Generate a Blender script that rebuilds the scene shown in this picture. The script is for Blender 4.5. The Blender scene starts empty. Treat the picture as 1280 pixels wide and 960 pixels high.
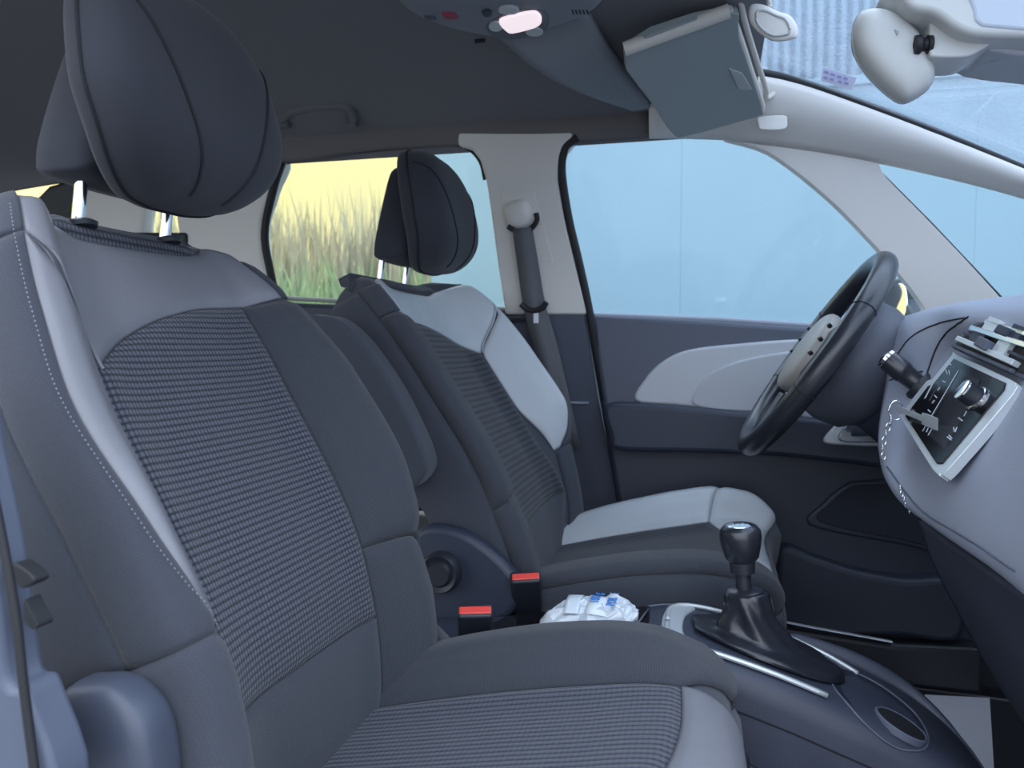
import bpy, bmesh, math, random
import numpy as np
from mathutils import Vector, Matrix, noise
random.seed(7)
SC = bpy.context.scene
COL = SC.collection
# ------------------------------------------------------------------ camera, world, exposure
CAM = np.array([0, -1.10, 0.84]); YAW = math.radians(14.0); FPX = 962.0
PIT = math.atan((480-431)/FPX*math.cos(YAW))
_fh = np.array([-math.sin(YAW), math.cos(YAW), 0]); CR = np.array([math.cos(YAW), math.sin(YAW), 0])
CF = _fh*math.cos(PIT)-np.array([0, 0, 1])*math.sin(PIT); CU = np.cross(CR, CF)
cd = bpy.data.cameras.new('camera'); cam = bpy.data.objects.new('camera', cd); COL.objects.link(cam)
cam.matrix_world = Matrix(((CR[0], CU[0], -CF[0], CAM[0]), (CR[1], CU[1], -CF[1], CAM[1]), (CR[2], CU[2], -CF[2], CAM[2]), (0, 0, 0, 1)))
cd.sensor_width = 36; cd.lens = FPX/1280*36; cd.clip_start = .02
cd.dof.use_dof = True; cd.dof.focus_distance = .95; cd.dof.aperture_fstop = 8.0
SC.camera = cam
W = bpy.data.worlds.new('sky'); SC.world = W; W.use_nodes = True
nt = W.node_tree; bg = nt.nodes['Background']
tc = nt.nodes.new('ShaderNodeTexCoord'); sp = nt.nodes.new('ShaderNodeSeparateXYZ'); nt.links.new(tc.outputs['Generated'], sp.inputs[0])
mixc = nt.nodes.new('ShaderNodeMix'); mixc.data_type = 'RGBA'; mixc.inputs[6].default_value = (.74, .82, .93, 1); mixc.inputs[7].default_value = (1.35, 1.52, 1.78, 1)
nt.links.new(sp.outputs['Z'], mixc.inputs[0]); nt.links.new(mixc.outputs[2], bg.inputs[0])
bg.inputs[1].default_value = 1.5
SC.view_settings.view_transform = 'Standard'; SC.view_settings.look = 'None'
SC.view_settings.gamma = 1; SC.view_settings.use_curve_mapping = False
SC.view_settings.exposure = 0.8
SC.cycles.max_bounces = 10; SC.cycles.diffuse_bounces = 5; SC.cycles.transparent_max_bounces = 16
SC.cycles.use_denoising = True

# ------------------------------------------------------------------ geometry helpers
def ray(px, py): return CF+CR*(px-640)/FPX-CU*(py-480)/FPX
def P(px, py, Y):
    d = ray(px, py); return CAM+d*(Y-CAM[1])/d[1]
def PZ(px, py, Z):
    d = ray(px, py); return CAM+d*(Z-CAM[2])/d[2]
def PP(px, py, p0, n):
    d = ray(px, py); n = np.array(n, float); return CAM+d*(np.dot(np.array(p0)-CAM, n)/np.dot(d, n))
SIDE_N = (0, 1, .263)
def PS(px, py, off=0):            # the leaning plane of the car's far side
    return PP(px, py, (0, .70+off, .91), SIDE_N)
def hermite(xs, ys, x):
    xs = np.array(xs, float); ys = np.array(ys, float); x = np.clip(x, xs[0], xs[-1])
    h = np.diff(xs); d = np.diff(ys)/h; m = np.zeros(len(xs))
    m[0] = d[0]; m[-1] = d[-1]
    for i in range(1, len(xs)-1):
        m[i] = 0 if d[i-1]*d[i] <= 0 else 2*d[i-1]*d[i]/(d[i-1]+d[i])
    i = np.clip(np.searchsorted(xs, x, side='right')-1, 0, len(h)-1)
    t = (x-xs[i])/h[i]
    return ys[i]*(2*t**3-3*t**2+1)+h[i]*m[i]*(t**3-2*t*t+t)+ys[i+1]*(-2*t**3+3*t*t)+h[i]*m[i+1]*(t**3-t*t)
def cr_pts(pts, n=6, closed=False):
    p = [np.array(a, float) for a in pts]; out = []; N = len(p)
    for i in range(N if closed else N-1):
        a = p[(i-1) % N] if closed or i > 0 else 2*p[0]-p[1]
        b = p[i]; c = p[(i+1) % N]
        d = p[(i+2) % N] if closed or i < N-2 else 2*p[-1]-p[-2]
        for k in range(n):
            t = k/n
            out.append(.5*((2*b)+(c-a)*t+(2*a-5*b+4*c-d)*t*t+(3*b-a-3*c+d)*t**3))
    if not closed: out.append(p[-1])
    return out
def meshobj(name, verts, faces, mat, parent=None, smooth=True, uvs=None, recalc=True):
    off = np.array(parent_world(parent)) if parent else np.zeros(3)
    me = bpy.data.meshes.new(name)
    me.from_pydata([tuple(np.array(v)-off) for v in verts], [], [tuple(f) for f in faces])
    if uvs is not None:
        ul = me.uv_layers.new(name='UVMap')
        for l in me.loops: ul.data[l.index].uv = uvs[l.vertex_index]
    if recalc:
        bm = bmesh.new(); bm.from_mesh(me); bmesh.ops.recalc_face_normals(bm, faces=bm.faces); bm.to_mesh(me); bm.free()
    for p in me.polygons: p.use_smooth = smooth
    me.materials.append(mat)
    o = bpy.data.objects.new(name, me); COL.objects.link(o)
    if parent: o.parent = parent
    return o
def parent_world(p):
    v = Vector((0, 0, 0))
    while p is not None: v = v+p.location; p = p.parent
    return v
def tag(o, label=None, cat=None, group=None, kind=None):
    if label: o['label'] = label
    if cat: o['category'] = cat
    if group: o['group'] = group
    if kind: o['kind'] = kind
    return o
def thing(name, label, cat, loc, group=None, kind=None):
    o = bpy.data.objects.new(name, None); COL.objects.link(o); o.location = tuple(loc); o.empty_display_size = .05
    return tag(o, label, cat, group, kind)
def bev(o, w, seg=3, ang=35):
    m = o.modifiers.new('bevel', 'BEVEL'); m.width = w; m.segments = seg; m.limit_method = 'ANGLE'; m.angle_limit = math.radians(ang)
    m.harden_normals = False
    return o
def autosm(o, ang=40):
    me = o.data
    try: me.set_sharp_from_angle(angle=math.radians(ang))
    except Exception: pass
    return o
def prism(name, pts, ext, mat, parent=None, bevel=.004, seg=3, flat=False):
    """closed outline (3-D points) pushed along the vector ext"""
    n = len(pts); v = [np.array(p) for p in pts]+[np.array(p)+np.array(ext) for p in pts]
    f = [list(range(n)), list(range(2*n-1, n-1, -1))]+[[i, (i+1) % n, n+(i+1) % n, n+i] for i in range(n)]
    o = meshobj(name, v, f, mat, parent, smooth=not flat)
    if bevel: bev(o, bevel, seg, 50)
    autosm(o, 50)
    return o
def grid(name, rows, mat, parent=None, thick=0, uvs=None, closed=False, off=1, flip=False):
    R = len(rows); Cn = len(rows[0]); v = [p for r in rows for p in r]; f = []
    for i in range(R-1):
        for j in range(Cn if closed else Cn-1):
            a = i*Cn+j; b = i*Cn+(j+1) % Cn
            f.append([a, b, b+Cn, a+Cn])
    if flip: f = [q[::-1] for q in f]
    o = meshobj(name, v, f, mat, parent, uvs=uvs, recalc=not thick)
    if thick:
        m = o.modifiers.new('solid', 'SOLIDIFY'); m.thickness = thick; m.offset = off
    return o
def sgrid(name, ctrl, mat, parent=None, thick=.01, n=8, flip=False, off=-1):
    """smooth surface through a net of control points"""
    rows = [cr_pts(r, n) for r in ctrl]
    cols = [cr_pts([r[j] for r in rows], n) for j in range(len(rows[0]))]
    rows = [[cols[j][i] for j in range(len(cols))] for i in range(len(cols[0]))]
    return grid(name, rows, mat, parent, thick, off=off, flip=flip)
def tube(name, path, r, mat, parent=None, seg=10, rs=None, squash=None, closed=False):
    p = [np.array(a, float) for a in path]; N = len(p); rows = []
    up = np.array([0, 0, 1.])
    for i in range(N):
        t = (p[(i+1) % N]-p[i-1]) if closed else p[min(i+1, N-1)]-p[max(i-1, 0)]
        t = t/np.linalg.norm(t); a = np.cross(t, up)
        if np.linalg.norm(a) < .05: a = np.cross(t, np.array([0, 1., 0]))
        a /= np.linalg.norm(a); b = np.cross(a, t); rr = rs[i] if rs else r
        sq = squash or (1, 1)
        rows.append([p[i]+rr*(a*sq[0]*math.cos(q)+b*sq[1]*math.sin(q)) for q in np.linspace(0, 2*math.pi, seg, endpoint=False)])
    v = [q for r_ in rows for q in r_]; f = []
    for i in range(N if closed else N-1):
        for j in range(seg):
            f.append([i*seg+j, i*seg+(j+1) % seg, ((i+1) % N)*seg+(j+1) % seg, ((i+1) % N)*seg+j])
    if not closed: f += [list(range(seg)), [(N-1)*seg+j for j in range(seg)][::-1]]
    return autosm(meshobj(name, v, f, mat, parent), 60)
def lathe(name, prof, c, axis, mat, parent=None, seg=32):
    """prof = (radius, distance along axis)"""
    ax = np.array(axis, float); ax /= np.linalg.norm(ax)
    a = np.cross(ax, [0, 0, 1.]);
    if np.linalg.norm(a) < .1: a = np.cross(ax, [1., 0, 0])
    a /= np.linalg.norm(a); b = np.cross(ax, a); c = np.array(c, float)
    v = []; f = []
    for r, h in prof:
        for q in np.linspace(0, 2*math.pi, seg, endpoint=False): v.append(c+ax*h+r*(a*math.cos(q)+b*math.sin(q)))
    for i in range(len(prof)-1):
        for j in range(seg): f.append([i*seg+j, i*seg+(j+1) % seg, (i+1)*seg+(j+1) % seg, (i+1)*seg+j])
    f += [list(range(seg)), [(len(prof)-1)*seg+j for j in range(seg)][::-1]]
    return autosm(meshobj(name, v, f, mat, parent), 40)
def pillow(name, outline, front, back, center, ext_dir, mat, parent=None, p=2.6, rings=10, bow=None):
    """rounded cushion: outline (3-D pts, one plane) swelling along +-ext_dir"""
    o3 = [np.array(a, float) for a in outline]; c = np.array(center, float); d = np.array(ext_dir, float); d /= np.linalg.norm(d)
    n = len(o3); v = []; f = []
    def pos(a, r, h):
        q = c+(a-c)*r+d*h
        if bow: q = bow(q)
        return q
    ks = [math.sin(k/rings*math.pi/2) for k in range(1, rings+1)]
    v.append(pos(c, 0, front))
    for r in ks:
        for a in o3: v.append(pos(a, r, front*(1-r**p)**(1/p) if r < 1 else 0))
    for i in range(n): f.append([0, 1+i, 1+(i+1) % n])
    for k in range(rings-1):
        for i in range(n): f.append([1+k*n+i, 1+(k+1)*n+i, 1+(k+1)*n+(i+1) % n, 1+k*n+(i+1) % n])
    base = 1+(rings-1)*n; m0 = len(v)
    for r in ks[-2::-1]:
        for a in o3: v.append(pos(a, r, -back*(1-r**p)**(1/p)))
    v.append(pos(c, 0, -back))
    idx = [base]+[m0+k*n for k in range(rings-1)]
    for k in range(rings-1):
        for i in range(n): f.append([idx[k]+i, idx[k+1]+i, idx[k+1]+(i+1) % n, idx[k]+(i+1) % n])
    for i in range(n): f.append([idx[-1]+i, len(v)-1, idx[-1]+(i+1) % n])
    return meshobj(name, v, f, mat, parent)
def boxm(name, c, size, mat, parent=None, bevel=.003, rot=None):
    c = np.array(c, float); v = []
    R = np.array(rot.to_matrix()) if rot else np.eye(3)
    for x in (-.5, .5):
        for y in (-.5, .5):
            for z in (-.5, .5): v.append(c+R@(np.array([x, y, z])*np.array(size)))
    f = [[0, 1, 3, 2], [4, 6, 7, 5], [0, 4, 5, 1], [2, 3, 7, 6], [0, 2, 6, 4], [1, 5, 7, 3]]
    o = meshobj(name, v, f, mat, parent, smooth=False)
    if bevel: bev(o, bevel, 3)
    return o
def multibox(name, specs, mat, parent=None):
    """several small marks of one part: (centre, a-vector, b-vector, c-vector) full-size edges"""
    v = []; f = []
    for c, a, b, d in specs:
        c, a, b, d = [np.array(q, float) for q in (c, a, b, d)]; k = len(v)
        for x in (-.5, .5):
            for y in (-.5, .5):
                for z in (-.5, .5): v.append(c+a*x+b*y+d*z)
        f += [[k+i for i in q] for q in ([0, 1, 3, 2], [4, 6, 7, 5], [0, 4, 5, 1], [2, 3, 7, 6], [0, 2, 6, 4], [1, 5, 7, 3])]
    return meshobj(name, v, f, mat, parent, smooth=False)

from mathutils.bvhtree import BVHTree
_trees = {}
def onto(o, px, py, lift=0):
    """the point of object o's surface seen at a pixel"""
    if o.name not in _trees:
        off = parent_world(o); me = o.data
        _trees[o.name] = BVHTree.FromPolygons([v.co+off for v in me.vertices], [tuple(p.vertices) for p in me.polygons])
    d = Vector(ray(px, py)).normalized(); h, n, i, t = _trees[o.name].ray_cast(Vector(CAM), d)
    if h is None: return None
    if n.dot(d) > 0: n = -n
    return np.array(h+n*lift)
def ontoline(name, o, pts, r_, m, parent, lift=.0, n=5):
    q = [onto(o, x, y, lift) for x, y in [tuple(a[:2]) for a in cr_pts([(x, y, 0) for x, y in pts], n)]]
    q = [a for a in q if a is not None]
    return tube(name, q, r_, m, parent, 6) if len(q) > 2 else None
# ------------------------------------------------------------------ materials
def mat(name, col, rough=.6, metal=0, bump=0, bscale=200, var=0, vscale=8, sheen=0, spec=.5, coat=0, emit=None, uv=None):
    m = bpy.data.materials.new(name); m.use_nodes = True; t = m.node_tree; b = t.nodes['Principled BSDF']
    b.inputs['Base Color'].default_value = (*col, 1); b.inputs['Roughness'].default_value = rough; b.inputs['Metallic'].default_value = metal
    b.inputs['Specular IOR Level'].default_value = spec
    if sheen: b.inputs['Sheen Weight'].default_value = sheen; b.inputs['Sheen Roughness'].default_value = .5
    if coat: b.inputs['Coat Weight'].default_value = coat; b.inputs['Coat Roughness'].default_value = .1
    if emit: b.inputs['Emission Color'].default_value = (*emit[0], 1); b.inputs['Emission Strength'].default_value = emit[1]
    tcn = t.nodes.new('ShaderNodeTexCoord'); src = tcn.outputs['Object']
    if var:
        n = t.nodes.new('ShaderNodeTexNoise'); n.inputs['Scale'].default_value = vscale; n.inputs['Detail'].default_value = 4
        t.links.new(src, n.inputs['Vector']); r = t.nodes.new('ShaderNodeValToRGB')
        r.color_ramp.elements[0].position = .3; r.color_ramp.elements[1].position = .7
        r.color_ramp.elements[0].color = (*[c*(1-var) for c in col], 1); r.color_ramp.elements[1].color = (*[min(1, c*(1+var)) for c in col], 1)
        t.links.new(n.outputs['Fac'], r.inputs[0]); t.links.new(r.outputs[0], b.inputs['Base Color'])
    if bump:
        n = t.nodes.new('ShaderNodeTexNoise'); n.inputs['Scale'].default_value = bscale; n.inputs['Detail'].default_value = 3
        t.links.new(src, n.inputs['Vector']); bp = t.nodes.new('ShaderNodeBump'); bp.inputs['Strength'].default_value = bump
        bp.inputs['Distance'].default_value = .002
        t.links.new(n.outputs['Fac'], bp.inputs['Height']); t.links.new(bp.outputs[0], b.inputs['Normal'])
    return m
def weave(name, dark, light, pu, pv, depth=.0012, rough=.9, stripe=False):
    """woven cloth from the part's own UVs (metres): ribs pu apart crossed by threads pv apart"""
    m = bpy.data.materials.new(name); m.use_nodes = True; t = m.node_tree; b = t.nodes['Principled BSDF']
    b.inputs['Roughness'].default_value = rough; b.inputs['Sheen Weight'].default_value = .15; b.inputs['Specular IOR Level'].default_value = .25
    tcn = t.nodes.new('ShaderNodeTexCoord'); s = t.nodes.new('ShaderNodeSeparateXYZ'); t.links.new(tcn.outputs['UV'], s.inputs[0])
    def M(op, a, bb=None):
        n = t.nodes.new('ShaderNodeMath'); n.operation = op
        for i, q in enumerate((a, bb)):
            if q is None: continue
            if isinstance(q, (int, float)): n.inputs[i].default_value = q
            else: t.links.new(q, n.inputs[i])
        return n.outputs[0]
    u = M('MULTIPLY', s.outputs['X'], 2*math.pi/pu); v = M('MULTIPLY', s.outputs['Y'], 2*math.pi/pv)
    row = M('MULTIPLY_ADD', M('SINE', v), .5); t.nodes[-1].inputs[2].default_value = .5
    colm = M('MULTIPLY_ADD', M('SINE', u), .5); t.nodes[-1].inputs[2].default_value = .5
    if stripe == 'v': h = M('ADD', M('MULTIPLY', M('POWER', row, .7), .85), M('MULTIPLY', colm, .15))
    elif stripe: h = M('ADD', M('MULTIPLY', M('POWER', colm, .7), .8), M('MULTIPLY', row, .2))
    else: h = M('MULTIPLY', M('POWER', row, .5), M('POWER', colm, .45))
    nz = t.nodes.new('ShaderNodeTexNoise'); nz.inputs['Scale'].default_value = 500; t.links.new(tcn.outputs['Object'], nz.inputs['Vector'])
    h2 = M('ADD', M('MULTIPLY', h, .8), M('MULTIPLY', nz.outputs['Fac'], .25))
    r = t.nodes.new('ShaderNodeValToRGB'); r.color_ramp.elements[0].color = (*dark, 1); r.color_ramp.elements[1].color = (*light, 1)
    r.color_ramp.elements[0].position = .15; r.color_ramp.elements[1].position = .8
    t.links.new(h2, r.inputs[0]); t.links.new(r.outputs[0], b.inputs['Base Color'])
    bp = t.nodes.new('ShaderNodeBump'); bp.inputs['Distance'].default_value = depth; bp.inputs['Strength'].default_value = .8
    t.links.new(h2, bp.inputs['Height']); t.links.new(bp.outputs[0], b.inputs['Normal'])
    return m
def glassmat(name, tint, dust=0, dustcol=(.8, .85, .9), stretch=(1, 1, 1), dscale=60, refl=.06):
    m = bpy.data.materials.new(name); m.use_nodes = True; t = m.node_tree; t.nodes.clear()
    o = t.nodes.new('ShaderNodeOutputMaterial'); tr = t.nodes.new('ShaderNodeBsdfTransparent'); tr.inputs[0].default_value = (*tint, 1)
    gl = t.nodes.new('ShaderNodeBsdfGlossy'); gl.inputs['Roughness'].default_value = .02
    fr = t.nodes.new('ShaderNodeLayerWeight'); fr.inputs[0].default_value = .25
    mu = t.nodes.new('ShaderNodeMath'); mu.operation = 'MULTIPLY_ADD'; mu.inputs[1].default_value = .25; mu.inputs[2].default_value = refl*.4
    t.links.new(fr.outputs['Fresnel'], mu.inputs[0])
    mx = t.nodes.new('ShaderNodeMixShader'); t.links.new(mu.outputs[0], mx.inputs[0]); t.links.new(tr.outputs[0], mx.inputs[1]); t.links.new(gl.outputs[0], mx.inputs[2])
    last = mx
    if dust:
        df = t.nodes.new('ShaderNodeBsdfTranslucent'); df.inputs[0].default_value = (*dustcol, 1)
        d2 = t.nodes.new('ShaderNodeBsdfDiffuse'); d2.inputs[0].default_value = (*dustcol, 1)
        dm = t.nodes.new('ShaderNodeMixShader'); t.links.new(df.outputs[0], dm.inputs[1]); t.links.new(d2.outputs[0], dm.inputs[2])
        tcn = t.nodes.new('ShaderNodeTexCoord'); mp = t.nodes.new('ShaderNodeMapping'); mp.inputs['Scale'].default_value = stretch
        nz = t.nodes.new('ShaderNodeTexNoise'); nz.inputs['Scale'].default_value = dscale; nz.inputs['Detail'].default_value = 5
        t.links.new(tcn.outputs['Object'], mp.inputs[0]); t.links.new(mp.outputs[0], nz.inputs['Vector'])
        rr = t.nodes.new('ShaderNodeMapRange'); rr.inputs['From Min'].default_value = .35; rr.inputs['From Max'].default_value = .7
        rr.inputs['To Min'].default_value = dust*.35; rr.inputs['To Max'].default_value = dust
        t.links.new(nz.outputs['Fac'], rr.inputs[0])
        m2 = t.nodes.new('ShaderNodeMixShader'); t.links.new(rr.outputs[0], m2.inputs[0]); t.links.new(mx.outputs[0], m2.inputs[1]); t.links.new(dm.outputs[0], m2.inputs[2])
        last = m2
    t.links.new(last.outputs[0], o.inputs[0])
    return m
FAB = weave('plain_seat_cloth', (.032, .036, .048), (.070, .077, .099), .0016, .0016, .0004)
FABL = weave('bolster_cloth', (.030, .033, .042), (.064, .070, .088), .0018, .0018, .0005)
KNIT = weave('waffle_cloth', (.016, .019, .027), (.100, .110, .140), .0055, .0062, .0018)
RIBV = weave('lateral_rib_cloth', (.018, .021, .028), (.052, .057, .070), .006, .0105, .0015, stripe='v')
RIB = weave('ribbed_cloth', (.014, .017, .024), (.080, .088, .115), .0090, .0060, .002, stripe='u')
RIBD = weave('soft_rib_cloth', (.020, .023, .030), (.045, .050, .062), .0100, .0060, .001, stripe='u')
HEADF = weave('headrest_cloth', (.018, .019, .026), (.040, .043, .056), .0020, .0020, .0005)
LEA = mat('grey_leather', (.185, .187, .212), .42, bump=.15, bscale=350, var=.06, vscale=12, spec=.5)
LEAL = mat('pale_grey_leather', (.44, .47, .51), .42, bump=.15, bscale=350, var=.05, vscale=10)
BLK = mat('black_plastic', (.018, .021, .030), .45, bump=.1, bscale=400)
DARK = mat('dark_plastic', (.026, .033, .055), .5, bump=.12, bscale=300)
GREY = mat('slate_plastic', (.085, .097, .135), .55, bump=.15, bscale=300)
GREYL = mat('blue_grey_plastic', (.31, .335, .41), .5, bump=.12, bscale=300)
BEIGE = mat('pillar_trim', (.78, .75, .715), .65, bump=.08, bscale=300)
LINER = mat('roof_cloth', (.19, .185, .20), .95, bump=.25, bscale=500)
CHROME = mat('chrome', (.85, .87, .9), .12, metal=1)
SATIN = mat('satin_silver', (.60, .64, .67), .32, metal=.35)
GLOSS = mat('gloss_black', (.008, .008, .010), .14, spec=.3)
RUB = mat('black_rubber', (.012, .013, .016), .6)
RED = mat('red_plastic', (.75, .07, .06), .4)
CARPET = mat('carpet', (.012, .014, .020), 1, bump=.5, bscale=300)
THREAD = mat('pale_thread', (.30, .32, .38), .8)
SEAM = mat('dark_thread', (.010, .011, .015), .9)
STEER = mat('steering_leather', (.020, .022, .030), .28, bump=.12, bscale=400, spec=.6)
GAIT = mat('gaiter_leather', (.016, .018, .026), .33, bump=.2, bscale=120, spec=.6)
BELT = mat('belt_webbing', (.13, .135, .15), .7, bump=.3, bscale=500)
WHITEP = mat('white_plastic', (.60, .60, .58), .4)
exec_structure = True

# ------------------------------------------------------------------ ground and what stands outside
ASPH = mat('asphalt', (.16, .16, .165), .9, bump=.4, bscale=60, var=.2, vscale=3)
g = boxm('ground', (0, 8, -.36), (60, 60, .1), ASPH, bevel=0); tag(g, kind='structure')
BLUEW = mat('pale_blue_paint', (.235, .345, .395), .35, var=.03, vscale=1.5)
bw = thing('panel_wall', 'smooth pale blue panelled wall standing beyond the far side windows', 'wall', (2.3, 2.7, -.3))
for k in range(6):
    x0 = -1.36+k*1.25
    boxm('wall_panel', (x0+.622, 2.7, .85), (1.2495, .08, 2.3), BLUEW, bw, bevel=.001)
boxm('cap_rail', (2.39, 2.7, 2.02), (7.5, .12, .04), BLUEW, bw)
# corrugated wall seen through the windscreen
rows = []
STEEL = mat('corrugated_sheet', (.25, .32, .39), .4, metal=.2, var=.05, vscale=1)
N = 900
top = [np.array([-1+12*i/N, 5.2+.03*math.sin(i*2*math.pi/6), 8.0]) for i in range(N+1)]
bot = [p-np.array([0, 0, 8.3]) for p in top]
o = grid('corrugated_wall', [bot, top], STEEL, thick=.01); tag(o, 'tall ribbed pale metal wall seen through the windscreen', 'wall')
YEL = mat('yellow_render', (.95, .74, .30), .8, var=.06, vscale=.6)
yb = thing('building', 'blurred yellow building beyond the rear side window', 'building', (-8.5, 10.5, -.3))
boxm('wall', (-9.5, 10.5, 3.0), (10.5, .4, 6.6), YEL, yb, bevel=0)
boxm('roof', (-9.5, 10.4, 6.4), (10.9, .9, .25), mat('tile', (.4, .2, .15), .8), yb, bevel=0)
pb = thing('wall_section', 'pale grey rendered wall at the right end of the yellow building', 'wall', (-2.9, 9.5, -.3))
boxm('wall', (-2.9, 9.5, 2.5), (2.2, .3, 5.6), mat('pale_render', (.62, .62, .60), .9, var=.2, vscale=2), pb, bevel=0)
def blades(name, n, xr, yr, hr, wid, lean, m, label, cat):
    v = []; f = []
    for _ in range(n):
        x = random.uniform(*xr); y = random.uniform(*yr); h = random.uniform(*hr); a = random.uniform(0, 6.28); l = random.uniform(0, lean)
        z0 = -.31; k = len(v); dx, dy = math.cos(a), math.sin(a); b = random.uniform(0, 6.28); wx, wy = math.cos(b)*wid, math.sin(b)*wid
        for t in (0, .5, .85, 1):
            w = 1-t**2*.97; cx = x+dx*l*t*t*h; cy = y+dy*l*t*t*h
            v += [(cx-wx*w, cy-wy*w, z0+h*t), (cx+wx*w, cy+wy*w, z0+h*t)]
        for q in range(3): f.append([k+2*q, k+2*q+1, k+2*q+3, k+2*q+2])
    o = meshobj(name, v, f, m, smooth=False, recalc=False); tag(o, label, cat, kind='stuff'); return o
blades('dry_reeds', 2600, (-9.5, -1.6), (7.7, 8.6), (2.2, 3.15), .035, .2, mat('straw', (.46, .40, .24), .8, var=.35, vscale=3), 'tall dry yellow reeds below the yellow building', 'reeds')
blades('green_reeds', 1500, (-7.5, -1.5), (5.9, 6.4), (1.2, 2.1), .04, .3, mat('leaf_green', (.24, .34, .12), .7, var=.4, vscale=2), 'green grassy growth in front of the dry reeds', 'plants')
blades('low_grass', 2600, (-8.5, -1.4), (4.0, 4.9), (.5, 1.2), .04, .3, mat('grey_green', (.16, .24, .20), .8, var=.3, vscale=2), 'low grey green grass nearest the rear side window', 'grass')
# growth behind the car, seen past the near headrest
blades('roadside_grass', 1200, (-8.8, -6), (-1, 2.3), (.8, 1.5), .04, .4, mat('straw_pale', (.75, .65, .40), .8, var=.3, vscale=3), 'pale grass behind the tailgate window', 'grass')
ob = thing('shed', 'yellow shed wall behind the tailgate window', 'building', (-9.9, 0, -.3))
boxm('wall', (-9.9, 0, 1.9), (.3, 9, 4.4), YEL, ob, bevel=0)

# ------------------------------------------------------------------ car shell
CARF = boxm('floor', (-.35, 0, .085), (3.6, 1.34, .03), CARPET, bevel=0); tag(CARF, kind='structure')
YZ = [(-.63, 1.285), (-.615, 1.32), (-.56, 1.35), (-.45, 1.385), (-.25, 1.412), (0, 1.42), (.25, 1.412), (.45, 1.385), (.56, 1.35), (.60, 1.325), (.622, 1.288)]
yz = cr_pts([(a, b) for a, b in YZ], 5)
rows = []
for x in np.linspace(-2.25, .095, 26):
    dz = -.10*max(0, (-1.3-x))**2, -.022*float(np.clip((x+.48)/.28, 0, 1))
    rows.append([np.array([x, a, b+dz[0]+dz[1]*float(np.clip((.57-abs(a))/.2, 0, 1))]) for a, b in yz])
o = grid('ceiling', rows, LINER, thick=.02, off=0); tag(o, kind='structure')
# far body side: pieces around the windows
def side(name, pts, m, depth=.03, off=0, bevel=.006, parent=None, kind='structure', smooth=5):
    p = [PS(x, y, off) for x, y in pts]
    if smooth: p = cr_pts(p, smooth, True)
    o = prism(name, p, np.array([0, depth, 0]), m, parent, bevel)
    if parent is None: tag(o, kind=kind)
    return o
OG = glassmat('side_glass', (.90, .96, 1.0), dust=.05, dscale=3)
RG = glassmat('rear_glass', (.92, .96, .94), dust=.10, dustcol=(.6, .7, .7), stretch=(3, 1, 1), dscale=4)
WG = glassmat('screen_glass', (.90, .95, 1.0), dust=.30, dustcol=(.52, .60, .69), stretch=(.12, 1.5, 3), dscale=130)
side('window_1', [(700, 160), (930, 165), (1010, 200), (1090, 280), (1180, 400), (1180, 440), (730, 430), (690, 200)], OG, .004, .025, 0, smooth=0)
side('window_2', [(335, 190), (580, 165), (620, 190), (640, 420), (335, 410), (310, 290)], RG, .004, .025, 0, smooth=0)
side('window_3', [(1075, 185), (1330, 235), (1330, 400), (1265, 392), (1150, 270)], OG, .004, .03, 0, smooth=0)
side('window_5', [(160, 200), (225, 200), (232, 320), (160, 320)], RG, .004, .02, 0, smooth=0)
# rail above the windows
def band(name, up, lo, m, yu=0, yl=0, bulge=.012, thick=.02, parent=None, n=6):
    U = cr_pts([np.array(a) for a in up], n); L = cr_pts([np.array(a) for a in lo], n); rows = []
    for k in range(9):
        t = k/8; rows.append([u*(1-t)+l*t+np.array([0, -bulge*4*t*(1-t), bulge*t*(1-t)*0]) for u, l in zip(U, L)])
    o = grid(name, rows, m, parent, thick=thick, off=0)
    if parent is None: tag(o, kind='structure')
    return o
upl = [P(x, y, .585) for x, y in [(-150, 110), (150, 150), (330, 158), (480, 152), (600, 150), (700, 148), (812, 133)]]
lol = [PS(x, y) for x, y in [(-150, 212), (150, 212), (350, 203), (460, 187), (575, 179), (700, 176), (812, 167)]]
band('trim_1', upl, lol, mat('rail_cloth', (.17, .16, .16), .9, bump=.2, bscale=500), bulge=.01)
# windscreen pillar (upper band)
upl = [P(812, 128, .50), P(880, 112, .505), P(955, 97, .52), P(1100, 143, .56), P(1280, 217, .60), P(1420, 280, .63), P(1600, 370, .65)]
lol = [PS(812, 168), PS(870, 169), PS(930, 174), PS(1080, 196), PS(1280, 243), PS(1420, 300), PS(1600, 385)]
band('trim_2', upl, lol, BEIGE, bulge=.022)
o = tube('trim_3', cr_pts([p+np.array([0, -.004, .006]) for p in upl[1:]], 8), .0085, RUB, squash=(1, 1)); tag(o, kind='structure')
# strut between the door glass and the quarter glass
side('trim_4', [(905, 172), (960, 190), (1030, 243), (1090, 303), (1130, 350), (1155, 385), (1168, 415), (1290, 415), (1262, 385), (1215, 333), (1160, 275), (1108, 222), (1085, 192), (1000, 178)], BEIGE, .03, -.008, .008)
o = tube('trim_5', [PS(x, y, .0) for x, y in [(1300, 238), (1200, 212), (1105, 200), (1086, 199), (1092, 208), (1112, 228), (1162, 278), (1217, 336), (1262, 384)]], .0035, RUB); tag(o, kind='structure')
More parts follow.
